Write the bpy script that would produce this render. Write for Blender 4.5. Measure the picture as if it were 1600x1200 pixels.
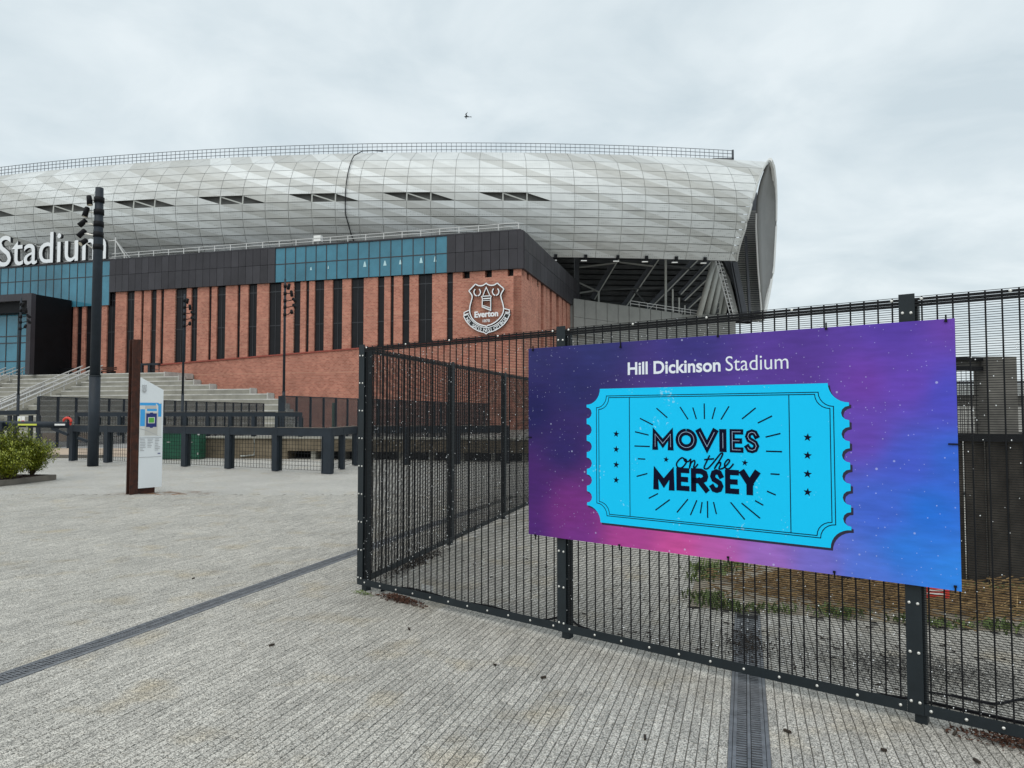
import bpy, bmesh, math, random
import numpy as np
from mathutils import Vector, Matrix

for o in list(bpy.data.objects):
    bpy.data.objects.remove(o)
scene = bpy.context.scene
COL = scene.collection
R = math.radians
rnd = random.Random(7)

# ------------------------------------------------------------------ camera
F = 1111.0
PITCH = math.atan(46 / F)
EYE = 1.7
cam = bpy.data.cameras.new('camera')
cam.sensor_width = 36.0
cam.lens = F / 1600 * 36.0
cam.clip_start = 0.05
cam.clip_end = 5000
cam_o = bpy.data.objects.new('camera', cam)
cam_o.location = (0, 0, EYE)
cam_o.rotation_euler = (math.pi / 2 + PITCH, 0, 0)
COL.objects.link(cam_o)
scene.camera = cam_o

# ------------------------------------------------------------------ world: overcast sky
SUN_EL, SUN_AZ = R(62), R(205)     # azimuth clockwise from +Y: behind the camera, left
world = bpy.data.worlds.new('World')
scene.world = world
world.use_nodes = True
wn = world.node_tree
wn.nodes.clear()


def N(nt, typ, **kw):
    n = nt.nodes.new(typ)
    for k, v in kw.items():
        setattr(n, k, v)
    return n


def world_sky():
    L = wn.links.new
    out = N(wn, 'ShaderNodeOutputWorld')
    bg = N(wn, 'ShaderNodeBackground')
    bg.inputs[1].default_value = 0.1
    sky = N(wn, 'ShaderNodeTexSky', sky_type='NISHITA', sun_disc=False)
    sky.sun_elevation = SUN_EL
    sky.sun_rotation = SUN_AZ
    sky.air_density = 1.4
    sky.dust_density = 2.5
    tc = N(wn, 'ShaderNodeTexCoord')
    # project direction on a high cloud plane so clouds flatten toward the horizon
    sep = N(wn, 'ShaderNodeSeparateXYZ')
    L(tc.outputs['Generated'], sep.inputs[0])
    zc = N(wn, 'ShaderNodeMath', operation='ADD')
    zc.inputs[1].default_value = 0.22
    L(sep.outputs[2], zc.inputs[0])
    zm = N(wn, 'ShaderNodeMath', operation='MAXIMUM')
    zm.inputs[1].default_value = 0.08
    L(zc.outputs[0], zm.inputs[0])
    dx = N(wn, 'ShaderNodeMath', operation='DIVIDE')
    dy = N(wn, 'ShaderNodeMath', operation='DIVIDE')
    L(sep.outputs[0], dx.inputs[0]); L(zm.outputs[0], dx.inputs[1])
    L(sep.outputs[1], dy.inputs[0]); L(zm.outputs[0], dy.inputs[1])
    cb = N(wn, 'ShaderNodeCombineXYZ')
    L(dx.outputs[0], cb.inputs[0]); L(dy.outputs[0], cb.inputs[1])
    n1 = N(wn, 'ShaderNodeTexNoise')
    n1.inputs['Scale'].default_value = 2.6
    n1.inputs['Detail'].default_value = 6
    n1.inputs['Roughness'].default_value = 0.55
    n1.inputs['Distortion'].default_value = 0.35
    L(cb.outputs[0], n1.inputs['Vector'])
    r1 = N(wn, 'ShaderNodeValToRGB')
    e = r1.color_ramp.elements
    e[0].position = 0.33; e[0].color = (4.85, 5.6, 6.0, 1)
    e[1].position = 0.66; e[1].color = (6.35, 6.95, 7.2, 1)
    L(n1.outputs[0], r1.inputs[0])
    mix = N(wn, 'ShaderNodeMix', data_type='RGBA')
    mix.inputs[0].default_value = 0.93
    L(sky.outputs[0], mix.inputs[6])
    L(r1.outputs[0], mix.inputs[7])
    L(mix.outputs[2], bg.inputs[0])
    L(bg.outputs[0], out.inputs[0])


world_sky()
sun = bpy.data.lights.new('sun', 'SUN')
sun.energy = 1.25
sun.angle = R(70)
sun.color = (1.0, 0.96, 0.9)
sun_o = bpy.data.objects.new('sun', sun)
sd = Vector((math.sin(SUN_AZ) * math.cos(SUN_EL), math.cos(SUN_AZ) * math.cos(SUN_EL), math.sin(SUN_EL)))
sun_o.rotation_euler = sd.to_track_quat('Z', 'Y').to_euler()
COL.objects.link(sun_o)
vs = scene.view_settings
vs.view_transform = 'Standard'
vs.look = 'None'
vs.exposure = 0.4
vs.gamma = 1
vs.use_curve_mapping = False

# ------------------------------------------------------------------ survey helpers (image measurements -> metres on known planes)
cP, sP = math.cos(PITCH), math.sin(PITCH)
EYEP = np.array([0, 0, EYE])


def ray(px, py):
    x = (px - 800) / F
    y = (600 - py) / F
    return np.array([x, cP - y * sP, sP + y * cP])


def hit(px, py, p0, n):
    d = ray(px, py)
    t = np.dot(np.array(p0, float) - EYEP, n) / np.dot(d, n)
    return EYEP + d * t


def gnd(px, py, z=0.0):
    return hit(px, py, (0, 0, z), np.array([0, 0, 1.0]))


def at(px, py, Y):
    return hit(px, py, (0, Y, 0), np.array([0, 1.0, 0]))


# ------------------------------------------------------------------ mesh helpers
WORG = {}


class MB:
    def __init__(s):
        s.v = []; s.f = []; s.m = []

    def add(s, vs_, fs_, mi=0):
        b = len(s.v)
        s.v.extend([tuple(map(float, p)) for p in vs_])
        for f in fs_:
            s.f.append(tuple(b + i for i in f)); s.m.append(mi)

    def hexa(s, p, mi=0):     # p: 4 bottom, 4 top
        s.add(p, [(0, 3, 2, 1), (4, 5, 6, 7), (0, 1, 5, 4), (1, 2, 6, 5), (2, 3, 7, 6), (3, 0, 4, 7)], mi)

    def box(s, c, d, ax=None, mi=0):
        c = np.array(c, float)
        X, Y, Z = (np.array(a, float) for a in (ax or ((1, 0, 0), (0, 1, 0), (0, 0, 1))))
        X = X * d[0] / 2; Y = Y * d[1] / 2; Z = Z * d[2] / 2
        s.hexa([c - X - Y - Z, c + X - Y - Z, c + X + Y - Z, c - X + Y - Z,
                c - X - Y + Z, c + X - Y + Z, c + X + Y + Z, c - X + Y + Z], mi)

    def bar(s, a, b, w, h=None, up=(0, 0, 1), mi=0):
        a = np.array(a, float); b = np.array(b, float)
        h = w if h is None else h
        d = b - a; L = np.linalg.norm(d); d /= L
        u = np.array(up, float)
        if abs(np.dot(u, d)) > 0.98:
            u = np.array([1.0, 0, 0])
        x = np.cross(u, d); x /= np.linalg.norm(x)
        u = np.cross(d, x)
        s.box((a + b) / 2, (w, L, h), (x, d, u), mi)

    def tube(s, pts, r, n=8, cap=True, mi=0):
        pts = [np.array(p, float) for p in pts]
        rs = r if isinstance(r, (list, tuple)) else [r] * len(pts)
        rings = []
        for i, p in enumerate(pts):
            d = pts[min(i + 1, len(pts) - 1)] - pts[max(i - 1, 0)]
            d = d / (np.linalg.norm(d) + 1e-12)
            u = np.array([0, 0, 1.0]) if abs(d[2]) < 0.95 else np.array([1.0, 0, 0])
            x = np.cross(u, d); x /= np.linalg.norm(x); y = np.cross(d, x)
            rings.append([p + (x * math.cos(2 * math.pi * k / n) + y * math.sin(2 * math.pi * k / n)) * rs[i] for k in range(n)])
        vs_ = [q for rg in rings for q in rg]
        fs = []
        for i in range(len(rings) - 1):
            for k in range(n):
                k2 = (k + 1) % n
                fs.append((i * n + k, i * n + k2, (i + 1) * n + k2, (i + 1) * n + k))
        if cap:
            fs.append(tuple(reversed(range(n)))); fs.append(tuple((len(rings) - 1) * n + k for k in range(n)))
        s.add(vs_, fs, mi)

    def prism(s, pts, off, mi=0):      # planar polygon extruded by off
        n = len(pts); off = np.array(off, float)
        a = [np.array(p, float) for p in pts]
        vs_ = a + [p + off for p in a]
        fs = [tuple(range(n)), tuple(reversed(range(n, 2 * n)))] + [(i, i + n, (i + 1) % n + n, (i + 1) % n) for i in range(n)]
        s.add(vs_, fs, mi)

    def mesh(s, name, mats, org=(0, 0, 0), smooth=False):
        me = bpy.data.meshes.new(name)
        o = np.array(org, float)
        v = [tuple(np.array(p) - o) for p in s.v] if any(org) else s.v
        me.from_pydata(v, [], s.f)
        mats = mats if isinstance(mats, (list, tuple)) else [mats]
        for m in mats:
            me.materials.append(m)
        if len(mats) > 1:
            me.polygons.foreach_set('material_index', s.m)
        bm = bmesh.new(); bm.from_mesh(me)
        bmesh.ops.recalc_face_normals(bm, faces=bm.faces)
        bm.to_mesh(me); bm.free()
        if smooth:
            me.polygons.foreach_set('use_smooth', [True] * len(me.polygons))
        return me

    def build(s, name, mats, parent=None, org=None, smooth=False, kind=None):
        if org is None:
            a = np.array(s.v)
            org = ((a.min(0) + a.max(0)) / 2); org[2] = a[:, 2].min()
        return place(name, s.mesh(name, mats, org, smooth), parent, org, kind=kind)


def place(name, me, parent=None, org=(0, 0, 0), rotz=0.0, rot=None, kind=None):
    o = bpy.data.objects.new(name, me)
    COL.objects.link(o)
    org = np.array(org, float)
    WORG[o] = org
    if parent is not None:
        o.parent = parent
        pr = parent.rotation_euler[2]
        off = org - WORG[parent]
        if pr and rot is None:      # keep world placement under a turned parent
            c_, s_ = math.cos(-pr), math.sin(-pr)
            off = np.array([off[0] * c_ - off[1] * s_, off[0] * s_ + off[1] * c_, off[2]])
            rotz = rotz - pr
        o.location = off
    else:
        o.location = org
    if rot is not None:
        o.rotation_euler = rot
    elif rotz:
        o.rotation_euler = (0, 0, rotz)
    if kind:
        o['kind'] = kind
    return o


def thing(name, label, cat, loc, group=None):
    o = place(name, None, None, loc)
    tag(o, label, cat, group)
    return o


def tag(o, label, cat, group=None, kind=None):
    o['label'] = label; o['category'] = cat
    if group:
        o['group'] = group
    if kind:
        o['kind'] = kind
    return o


def ribbon(mb, pts, w, nrm, closed=False, depth=0.0, mi=0):
    """flat band of width w along a 3D polyline lying in a plane with normal nrm; depth>0 extrudes backwards"""
    P = [np.array(p, float) for p in pts]
    n = len(P); nrm = np.array(nrm, float)
    L = []; Rr = []
    for i in range(n):
        a = P[i - 1] if (i > 0 or closed) else None
        b = P[(i + 1) % n] if (i < n - 1 or closed) else None
        d1 = (P[i] - a) if a is not None else (b - P[i])
        d2 = (b - P[i]) if b is not None else (P[i] - a)
        d1 = d1 / (np.linalg.norm(d1) + 1e-12); d2 = d2 / (np.linalg.norm(d2) + 1e-12)
        n1 = np.cross(nrm, d1); n2 = np.cross(nrm, d2)
        m = n1 + n2; m /= (np.linalg.norm(m) + 1e-12)
        k = 1.0 / max(0.45, float(np.dot(m, n1)))
        L.append(P[i] + m * w / 2 * k); Rr.append(P[i] - m * w / 2 * k)
    cnt = n if closed else n - 1
    for i in range(cnt):
        j = (i + 1) % n
        q = [L[i], Rr[i], Rr[j], L[j]]
        if depth:
            back = [p - nrm * depth for p in q]
            mb.hexa(back + q, mi)
        else:
            mb.add(q, [(0, 1, 2, 3)], mi)


# ------------------------------------------------------------------ materials
def mat(name, col, rough=0.6, metal=0.0, spec=0.5, var=0.0, vscale=4.0, bump=0.0, bscale=60.0, alpha=None, col2=None):
    m = bpy.data.materials.new(name)
    m.use_nodes = True
    nt = m.node_tree
    L = nt.links.new
    b = nt.nodes['Principled BSDF']
    b.inputs['Roughness'].default_value = rough
    b.inputs['Metallic'].default_value = metal
    b.inputs['Specular IOR Level'].default_value = spec
    b.inputs['Base Color'].default_value = (*col, 1)
    geo = N(nt, 'ShaderNodeNewGeometry')
    if var or col2:
        n = N(nt, 'ShaderNodeTexNoise')
        n.inputs['Scale'].default_value = vscale
        n.inputs['Detail'].default_value = 6
        n.inputs['Roughness'].default_value = 0.65
        L(geo.outputs['Position'], n.inputs['Vector'])
        r = N(nt, 'ShaderNodeValToRGB')
        r.color_ramp.elements[0].position = 0.32
        r.color_ramp.elements[1].position = 0.68
        c2 = col2 if col2 else tuple(c * (1 - var) for c in col)
        c1 = tuple(min(1, c * (1 + var)) for c in col) if not col2 else col
        r.color_ramp.elements[0].color = (*c2, 1)
        r.color_ramp.elements[1].color = (*c1, 1)
        L(n.outputs[0], r.inputs[0])
        L(r.outputs[0], b.inputs['Base Color'])
    if bump:
        n2 = N(nt, 'ShaderNodeTexNoise')
        n2.inputs['Scale'].default_value = bscale
        n2.inputs['Detail'].default_value = 4
        L(geo.outputs['Position'], n2.inputs['Vector'])
        bp = N(nt, 'ShaderNodeBump')
        bp.inputs['Strength'].default_value = bump
        bp.inputs['Distance'].default_value = 0.02
        L(n2.outputs[0], bp.inputs['Height'])
        L(bp.outputs[0], b.inputs['Normal'])
    if alpha is not None:
        b.inputs['Alpha'].default_value = alpha
    return m


def granite(name, light, dark, joints=False):
    m = bpy.data.materials.new(name)
    m.use_nodes = True
    nt = m.node_tree; L = nt.links.new
    b = nt.nodes['Principled BSDF']
    b.inputs['Roughness'].default_value = 0.55
    b.inputs['Specular IOR Level'].default_value = 0.5
    geo = N(nt, 'ShaderNodeNewGeometry')
    v = N(nt, 'ShaderNodeTexVoronoi'); v.inputs['Scale'].default_value = 175
    L(geo.outputs['Position'], v.inputs['Vector'])
    sep = N(nt, 'ShaderNodeSeparateColor'); L(v.outputs['Color'], sep.inputs[0])
    r = N(nt, 'ShaderNodeValToRGB')
    e = r.color_ramp.elements
    e[0].position = 0.08; e[0].color = (*[c * 0.5 for c in dark], 1)
    e[1].position = 0.95; e[1].color = (*[min(1, c * 1.3) for c in light], 1)
    k = e.new(0.35); k.color = (*dark, 1)
    k = e.new(0.62); k.color = (*light, 1)
    L(sep.outputs[0], r.inputs[0])
    # broad weathering and per-stone tone
    n = N(nt, 'ShaderNodeTexNoise'); n.inputs['Scale'].default_value = 0.7; n.inputs['Detail'].default_value = 7
    n.inputs['Roughness'].default_value = 0.62
    L(geo.outputs['Position'], n.inputs['Vector'])
    mr = N(nt, 'ShaderNodeMapRange')
    mr.inputs[1].default_value = 0.3; mr.inputs[2].default_value = 0.7
    mr.inputs[3].default_value = 0.86; mr.inputs[4].default_value = 1.1
    L(n.outputs[0], mr.inputs[0])
    oi = N(nt, 'ShaderNodeObjectInfo')
    ad = N(nt, 'ShaderNodeMath', operation='ADD')
    L(oi.outputs['Random'], ad.inputs[0]); L(geo.outputs['Random Per Island'], ad.inputs[1])
    fr = N(nt, 'ShaderNodeMath', operation='FRACT'); L(ad.outputs[0], fr.inputs[0])
    mr2 = N(nt, 'ShaderNodeMapRange'); mr2.inputs[3].default_value = 0.84; mr2.inputs[4].default_value = 1.1
    L(fr.outputs[0], mr2.inputs[0])
    mu = N(nt, 'ShaderNodeMath', operation='MULTIPLY')
    L(mr.outputs[0], mu.inputs[0]); L(mr2.outputs[0], mu.inputs[1])
    sc = N(nt, 'ShaderNodeVectorMath', operation='SCALE')
    L(r.outputs[0], sc.inputs[0]); L(mu.outputs[0], sc.inputs['Scale'])
    # brownish damp stains
    n3 = N(nt, 'ShaderNodeTexNoise'); n3.inputs['Scale'].default_value = 1.9; n3.inputs['Detail'].default_value = 5
    L(geo.outputs['Position'], n3.inputs['Vector'])
    mr3 = N(nt, 'ShaderNodeMapRange'); mr3.inputs[1].default_value = 0.55; mr3.inputs[2].default_value = 0.75
    mr3.inputs[3].default_value = 0.0; mr3.inputs[4].default_value = 0.85
    L(n3.outputs[0], mr3.inputs[0])
    mx = N(nt, 'ShaderNodeMix', data_type='RGBA', blend_type='MULTIPLY')
    L(mr3.outputs[0], mx.inputs[0]); L(sc.outputs[0], mx.inputs[6])
    mx.inputs[7].default_value = (0.93, 0.84, 0.68, 1)
    last = mx.outputs[2]
    if joints:     # joint lines where the stones are too small to model
        dt = N(nt, 'ShaderNodeVectorMath', operation='DOT_PRODUCT')
        L(geo.outputs['Position'], dt.inputs[0]); dt.inputs[1].default_value = (math.cos(R(18.1)) / 0.05, -math.sin(R(18.1)) / 0.05, 0)
        f2 = N(nt, 'ShaderNodeMath', operation='FRACT'); L(dt.outputs['Value'], f2.inputs[0])
        lt = N(nt, 'ShaderNodeMath', operation='LESS_THAN'); lt.inputs[1].default_value = 0.08
        L(f2.outputs[0], lt.inputs[0])
        mj = N(nt, 'ShaderNodeMix', data_type='RGBA')
        L(lt.outputs[0], mj.inputs[0]); L(last, mj.inputs[6]); mj.inputs[7].default_value = (0.10, 0.10, 0.09, 1)
        last = mj.outputs[2]
    L(last, b.inputs['Base Color'])
    bp = N(nt, 'ShaderNodeBump'); bp.inputs['Strength'].default_value = 0.35; bp.inputs['Distance'].default_value = 0.004
    L(sep.outputs[1], bp.inputs['Height']); L(bp.outputs[0], b.inputs['Normal'])
    return m


def brick_mat(name, along):
    m = bpy.data.materials.new(name)
    m.use_nodes = True
    nt = m.node_tree; L = nt.links.new
    b = nt.nodes['Principled BSDF']
    b.inputs['Roughness'].default_value = 0.85
    geo = N(nt, 'ShaderNodeNewGeometry')
    dt = N(nt, 'ShaderNodeVectorMath', operation='DOT_PRODUCT')
    L(geo.outputs['Position'], dt.inputs[0]); dt.inputs[1].default_value = tuple(along)
    sep = N(nt, 'ShaderNodeSeparateXYZ'); L(geo.outputs['Position'], sep.inputs[0])
    cb = N(nt, 'ShaderNodeCombineXYZ'); L(dt.outputs['Value'], cb.inputs[0]); L(sep.outputs[2], cb.inputs[1])
    br = N(nt, 'ShaderNodeTexBrick')
    br.inputs['Color1'].default_value = (0.52, 0.215, 0.15, 1)
    br.inputs['Color2'].default_value = (0.37, 0.132, 0.09, 1)
    br.inputs['Mortar'].default_value = (0.50, 0.32, 0.24, 1)
    br.inputs['Scale'].default_value = 1.0
    br.inputs['Mortar Size'].default_value = 0.012
    br.inputs['Brick Width'].default_value = 0.34
    br.inputs['Row Height'].default_value = 0.17
    L(cb.outputs[0], br.inputs['Vector'])
    n = N(nt, 'ShaderNodeTexNoise'); n.inputs['Scale'].default_value = 0.55; n.inputs['Detail'].default_value = 6
    L(geo.outputs['Position'], n.inputs['Vector'])
    mr = N(nt, 'ShaderNodeMapRange'); mr.inputs[1].default_value = 0.3; mr.inputs[2].default_value = 0.7
    mr.inputs[3].default_value = 0.85; mr.inputs[4].default_value = 1.15
    L(n.outputs[0], mr.inputs[0])
    sc = N(nt, 'ShaderNodeVectorMath', operation='SCALE'); L(br.outputs[0], sc.inputs[0]); L(mr.outputs[0], sc.inputs['Scale'])
    # pale movement joints every few metres of height and length
    mz = N(nt, 'ShaderNodeMath', operation='PINGPONG'); mz.inputs[1].default_value = 1.6; L(sep.outputs[2], mz.inputs[0])
    lz = N(nt, 'ShaderNodeMath', operation='LESS_THAN'); lz.inputs[1].default_value = 0.025; L(mz.outputs[0], lz.inputs[0])
    mj = N(nt, 'ShaderNodeMix', data_type='RGBA')
    hm = N(nt, 'ShaderNodeMath', operation='MULTIPLY'); hm.inputs[1].default_value = 0.55; L(lz.outputs[0], hm.inputs[0])
    L(hm.outputs[0], mj.inputs[0]); L(sc.outputs[0], mj.inputs[6]); mj.inputs[7].default_value = (0.62, 0.36, 0.24, 1)
    L(mj.outputs[2], b.inputs['Base Color'])
    bp = N(nt, 'ShaderNodeBump'); bp.inputs['Strength'].default_value = 0.6; bp.inputs['Distance'].default_value = 0.03
    L(br.outputs['Fac'], bp.inputs['Height']); bp.invert = True
    L(bp.outputs[0], b.inputs['Normal'])
    return m


ang = math.atan2(3880, 1111)
FD = np.array([-math.sin(ang), math.cos(ang), 0.0])      # along the main facade, to the left
FN = np.array([-math.cos(ang), -math.sin(ang), 0.0])     # out of the facade
UP = np.array([0, 0, 1.0])

M = {}
M['paver'] = granite('granite_paver', (0.495, 0.473, 0.425), (0.265, 0.253, 0.225))
M['paving_far'] = granite('granite_paving_far', (0.535, 0.517, 0.475), (0.315, 0.304, 0.278))  # paler than the near pavers: grazing sky sheen put into the colour
M['bedding'] = mat('joint_bedding', (0.11, 0.105, 0.095), 0.95, var=0.4, vscale=9)
M['post'] = mat('anthracite_powder_coat', (0.014, 0.02, 0.024), 0.5, spec=0.3, var=0.18, vscale=7, bump=0.05, bscale=250)
M['wire'] = mat('black_coated_wire', (0.006, 0.0065, 0.008), 0.55, spec=0.2)
M['rail'] = mat('dark_blue_grey_rail', (0.017, 0.024, 0.033), 0.55, spec=0.3, var=0.2, vscale=3)
M['bolt'] = mat('zinc_bolt', (0.75, 0.74, 0.7), 0.35, 0.6)
M['drop'] = mat('water_drop', (0.9, 0.93, 0.95), 0.06, spec=0.8)  # white base stands in for sky light refracted by the drops
M['iron'] = mat('cast_iron_grate', (0.15, 0.158, 0.172), 0.5, 0.2, var=0.3, vscale=14, bump=0.2, bscale=180)
M['dark'] = mat('drain_channel_interior', (0.012, 0.012, 0.012), 0.9)
M['brick'] = brick_mat('red_brick', FD)
M['brick_side'] = brick_mat('red_brick_return', FN)
M['coping'] = mat('red_coping', (0.28, 0.06, 0.04), 0.7, var=0.2, vscale=2)
M['clad'] = mat('charcoal_cladding', (0.034, 0.032, 0.038), 0.55, 0.0, spec=0.35, var=0.22, vscale=0.35)
M['clad2'] = mat('charcoal_cladding_pale', (0.043, 0.041, 0.048), 0.55, 0.0, spec=0.35, var=0.2, vscale=0.3)
M['slot'] = mat('dark_window_panel', (0.008, 0.008, 0.010), 0.35, spec=0.25, var=0.3, vscale=0.6)
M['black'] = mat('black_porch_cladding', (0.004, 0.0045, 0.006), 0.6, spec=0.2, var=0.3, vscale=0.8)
M['mull'] = mat('mullion_frame', (0.03, 0.032, 0.038), 0.5)
M['glass'] = mat('blue_tinted_glass', (0.05, 0.19, 0.265), 0.08, 0.0, spec=0.6, var=0.25, vscale=0.18)
M['interior'] = mat('pale_interior_lamp', (0.45, 0.66, 0.70), 0.6)
M['concrete'] = mat('terrace_concrete', (0.29, 0.28, 0.24), 0.9, var=0.22, vscale=0.5)
M['concrete_pale'] = mat('pale_concrete', (0.50, 0.49, 0.46), 0.9, var=0.25, vscale=0.9)
M['concrete_brown'] = mat('stained_dock_concrete', (0.15, 0.12, 0.08), 0.9, var=0.45, vscale=1.2)
M['white_rail'] = mat('pale_galvanised_rail', (0.55, 0.55, 0.54), 0.5, 0.2)
M['letter'] = mat('white_sign_face', (0.80, 0.82, 0.84), 0.4)
M['letter_side'] = mat('dark_sign_return', (0.02, 0.022, 0.025), 0.5)
M['grey_wall'] = mat('grey_parapet_panel', (0.27, 0.275, 0.26), 0.7, var=0.12, vscale=0.4)
M['steel'] = mat('dark_steelwork', (0.06, 0.066, 0.078), 0.6, var=0.2, vscale=0.6)
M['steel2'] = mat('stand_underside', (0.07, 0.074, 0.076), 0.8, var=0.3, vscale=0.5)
M['column'] = mat('pale_raking_column', (0.42, 0.43, 0.40), 0.55, var=0.1, vscale=0.5)
M['soffit'] = mat('grey_end_soffit', (0.19, 0.193, 0.19), 0.6, 0.1, var=0.12, vscale=0.3)
M['rim'] = mat('white_rim_trim', (0.72, 0.73, 0.72), 0.5)
M['corten'] = mat('rusted_steel', (0.075, 0.020, 0.009), 0.85, col2=(0.022, 0.009, 0.006), vscale=9, bump=0.3, bscale=90)
M['sign_white'] = mat('white_enamel', (0.78, 0.82, 0.84), 0.35)
M['green'] = mat('green_cabinet_paint', (0.008, 0.085, 0.045), 0.5, var=0.25, vscale=2)
M['mulch'] = mat('bark_mulch', (0.035, 0.016, 0.011), 0.95, var=0.6, vscale=22, bump=1.0, bscale=45)
M['kerb'] = mat('brown_grey_kerb', (0.14, 0.125, 0.105), 0.85, var=0.2, vscale=4)
M['leaf'] = mat('shrub_leaf', (0.30, 0.32, 0.02), 0.5, col2=(0.15, 0.19, 0.014), vscale=5)
M['leaf2'] = mat('shrub_leaf_dark', (0.09, 0.12, 0.012), 0.5, var=0.4, vscale=6)
M['stem'] = mat('shrub_stem', (0.06, 0.04, 0.025), 0.9)
M['soil'] = mat('damp_soil', (0.17, 0.14, 0.10), 0.95, col2=(0.34, 0.31, 0.25), vscale=2.6, bump=0.8, bscale=30)
M['straw'] = mat('dry_straw', (0.36, 0.24, 0.10), 0.9, col2=(0.13, 0.075, 0.035), vscale=9)
M['weed'] = mat('weed_green', (0.15, 0.20, 0.05), 0.7, col2=(0.07, 0.11, 0.03), vscale=6)
M['debris'] = mat('dead_leaf_debris', (0.055, 0.04, 0.028), 0.95, col2=(0.018, 0.013, 0.01), vscale=30)
M['rustleaf'] = mat('brown_dead_leaves', (0.10, 0.04, 0.02), 0.95, col2=(0.03, 0.014, 0.01), vscale=30)
M['gravel'] = mat('dark_gravel', (0.16, 0.155, 0.145), 0.9, col2=(0.035, 0.033, 0.03), vscale=40)
M['cable'] = mat('black_cable', (0.005, 0.005, 0.008), 0.6, spec=0.2)
M['gatepanel'] = mat('dark_brown_sheet', (0.042, 0.037, 0.031), 0.8, spec=.2, var=0.5, vscale=3)
M['gatepost'] = mat('brown_grey_sheet', (0.12, 0.113, 0.10), 0.8, var=0.3, vscale=4)
M['red'] = mat('red_plastic', (0.62, 0.05, 0.03), 0.5)
M['yellow'] = mat('yellow_reflective', (0.62, 0.66, 0.08), 0.5)
M['white'] = mat('white_plastic', (0.8, 0.8, 0.78), 0.5)
M['pinkpave'] = mat('buff_paving', (0.42, 0.33, 0.25), 0.9, var=0.12, vscale=1)
M['greypave'] = mat('grey_paving_slab', (0.30, 0.295, 0.285), 0.9, var=0.12, vscale=1)
M['bird'] = mat('bird_feathers', (0.03, 0.035, 0.04), 0.8)
M['lens'] = mat('lamp_lens', (0.55, 0.5, 0.4), 0.2)


def screen_mat():
    m = mat('fine_security_mesh', (0.03, 0.034, 0.04), 0.6)
    nt = m.node_tree; b = nt.nodes['Principled BSDF']
    tr = N(nt, 'ShaderNodeBsdfTransparent'); mx = N(nt, 'ShaderNodeMixShader')
    mx.inputs[0].default_value = 0.52
    out = [n for n in nt.nodes if n.type == 'OUTPUT_MATERIAL'][0]
    nt.links.new(tr.outputs[0], mx.inputs[1]); nt.links.new(b.outputs[0], mx.inputs[2]); nt.links.new(mx.outputs[0], out.inputs[0])
    return m


M['screen'] = screen_mat()


def skin_mat(name, c):
    m = mat(name, c, 0.6, 0.3, var=0.08, vscale=0.25)
    nt = m.node_tree; L = nt.links.new
    b = nt.nodes['Principled BSDF']
    # fine perforation pattern as darker dots in the colour
    geo = N(nt, 'ShaderNodeNewGeometry')
    v = N(nt, 'ShaderNodeTexVoronoi'); v.inputs['Scale'].default_value = 3.4
    v.inputs['Randomness'].default_value = 0.15
    L(geo.outputs['Position'], v.inputs['Vector'])
    src = b.inputs['Base Color'].links[0].from_socket
    mr = N(nt, 'ShaderNodeMapRange'); mr.inputs[1].default_value = 0.12; mr.inputs[2].default_value = 0.3
    mr.inputs[3].default_value = 0.62; mr.inputs[4].default_value = 1.08
    L(v.outputs['Distance'], mr.inputs[0])
    sc = N(nt, 'ShaderNodeVectorMath', operation='SCALE'); L(src, sc.inputs[0]); L(mr.outputs[0], sc.inputs['Scale'])
    L(sc.outputs[0], b.inputs['Base Color'])
    return m


SKIN = [skin_mat('perforated_metal_light', (0.56, 0.58, 0.575)), skin_mat('perforated_metal_mid', (0.50, 0.515, 0.505)),
        skin_mat('perforated_metal_soft', (0.45, 0.46, 0.445)), skin_mat('perforated_metal_dark', (0.40, 0.405, 0.385))]

# ================================================================== SETTING: ground and paving
ROW = R(18.1)
E1 = np.array([math.sin(ROW), math.cos(ROW), 0])          # along the paver rows
E2 = np.array([math.cos(ROW), -math.sin(ROW), 0])

mb = MB()
GZ = -0.012
mb.add([(-1500, -200, GZ), (1500, -200, GZ), (1500, 3000, GZ), (-1500, 3000, GZ)], [(0, 1, 2, 3)])
ground = mb.build('ground', M['paving_far'], None, (0, 0, GZ)); ground['kind'] = 'structure'

F0 = gnd(563, 922)[:2]; F2 = gnd(1432, 1130)[:2]
FENCE_D = (F2 - F0) / np.linalg.norm(F2 - F0)
FENCE_N = np.array([-0.0 + FENCE_D[1], -FENCE_D[0]])      # towards the camera
if np.dot(FENCE_N, -F0) < 0:
    FENCE_N = -FENCE_N

DR_R = gnd(1167, 1200)[:2]                                 # a point on each drain's axis
DR_L = gnd(275, 964)[:2]
DW = 0.2


def snap(q):               # drains sit between whole paver rows
    u = float(np.dot(q, E2[:2]))
    return q + E2[:2] * (round(u / 0.05) * 0.05 - u)


DR_R, DR_L = snap(DR_R), snap(DR_L)


def in_drain(p, pad=0.0):
    for q in (DR_R, DR_L):
        if abs(np.dot(p - q, E2[:2])) < DW / 2 + pad:
            return True
    return False


def in_bed(p):      # planting bed behind the fence
    a = p - np.array([1.55, 6.35])
    u = np.dot(a, E2[:2]); w = np.dot(a, E1[:2])
    return u > 0 and 0 < w < 3.4 and u < 4.2


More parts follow.
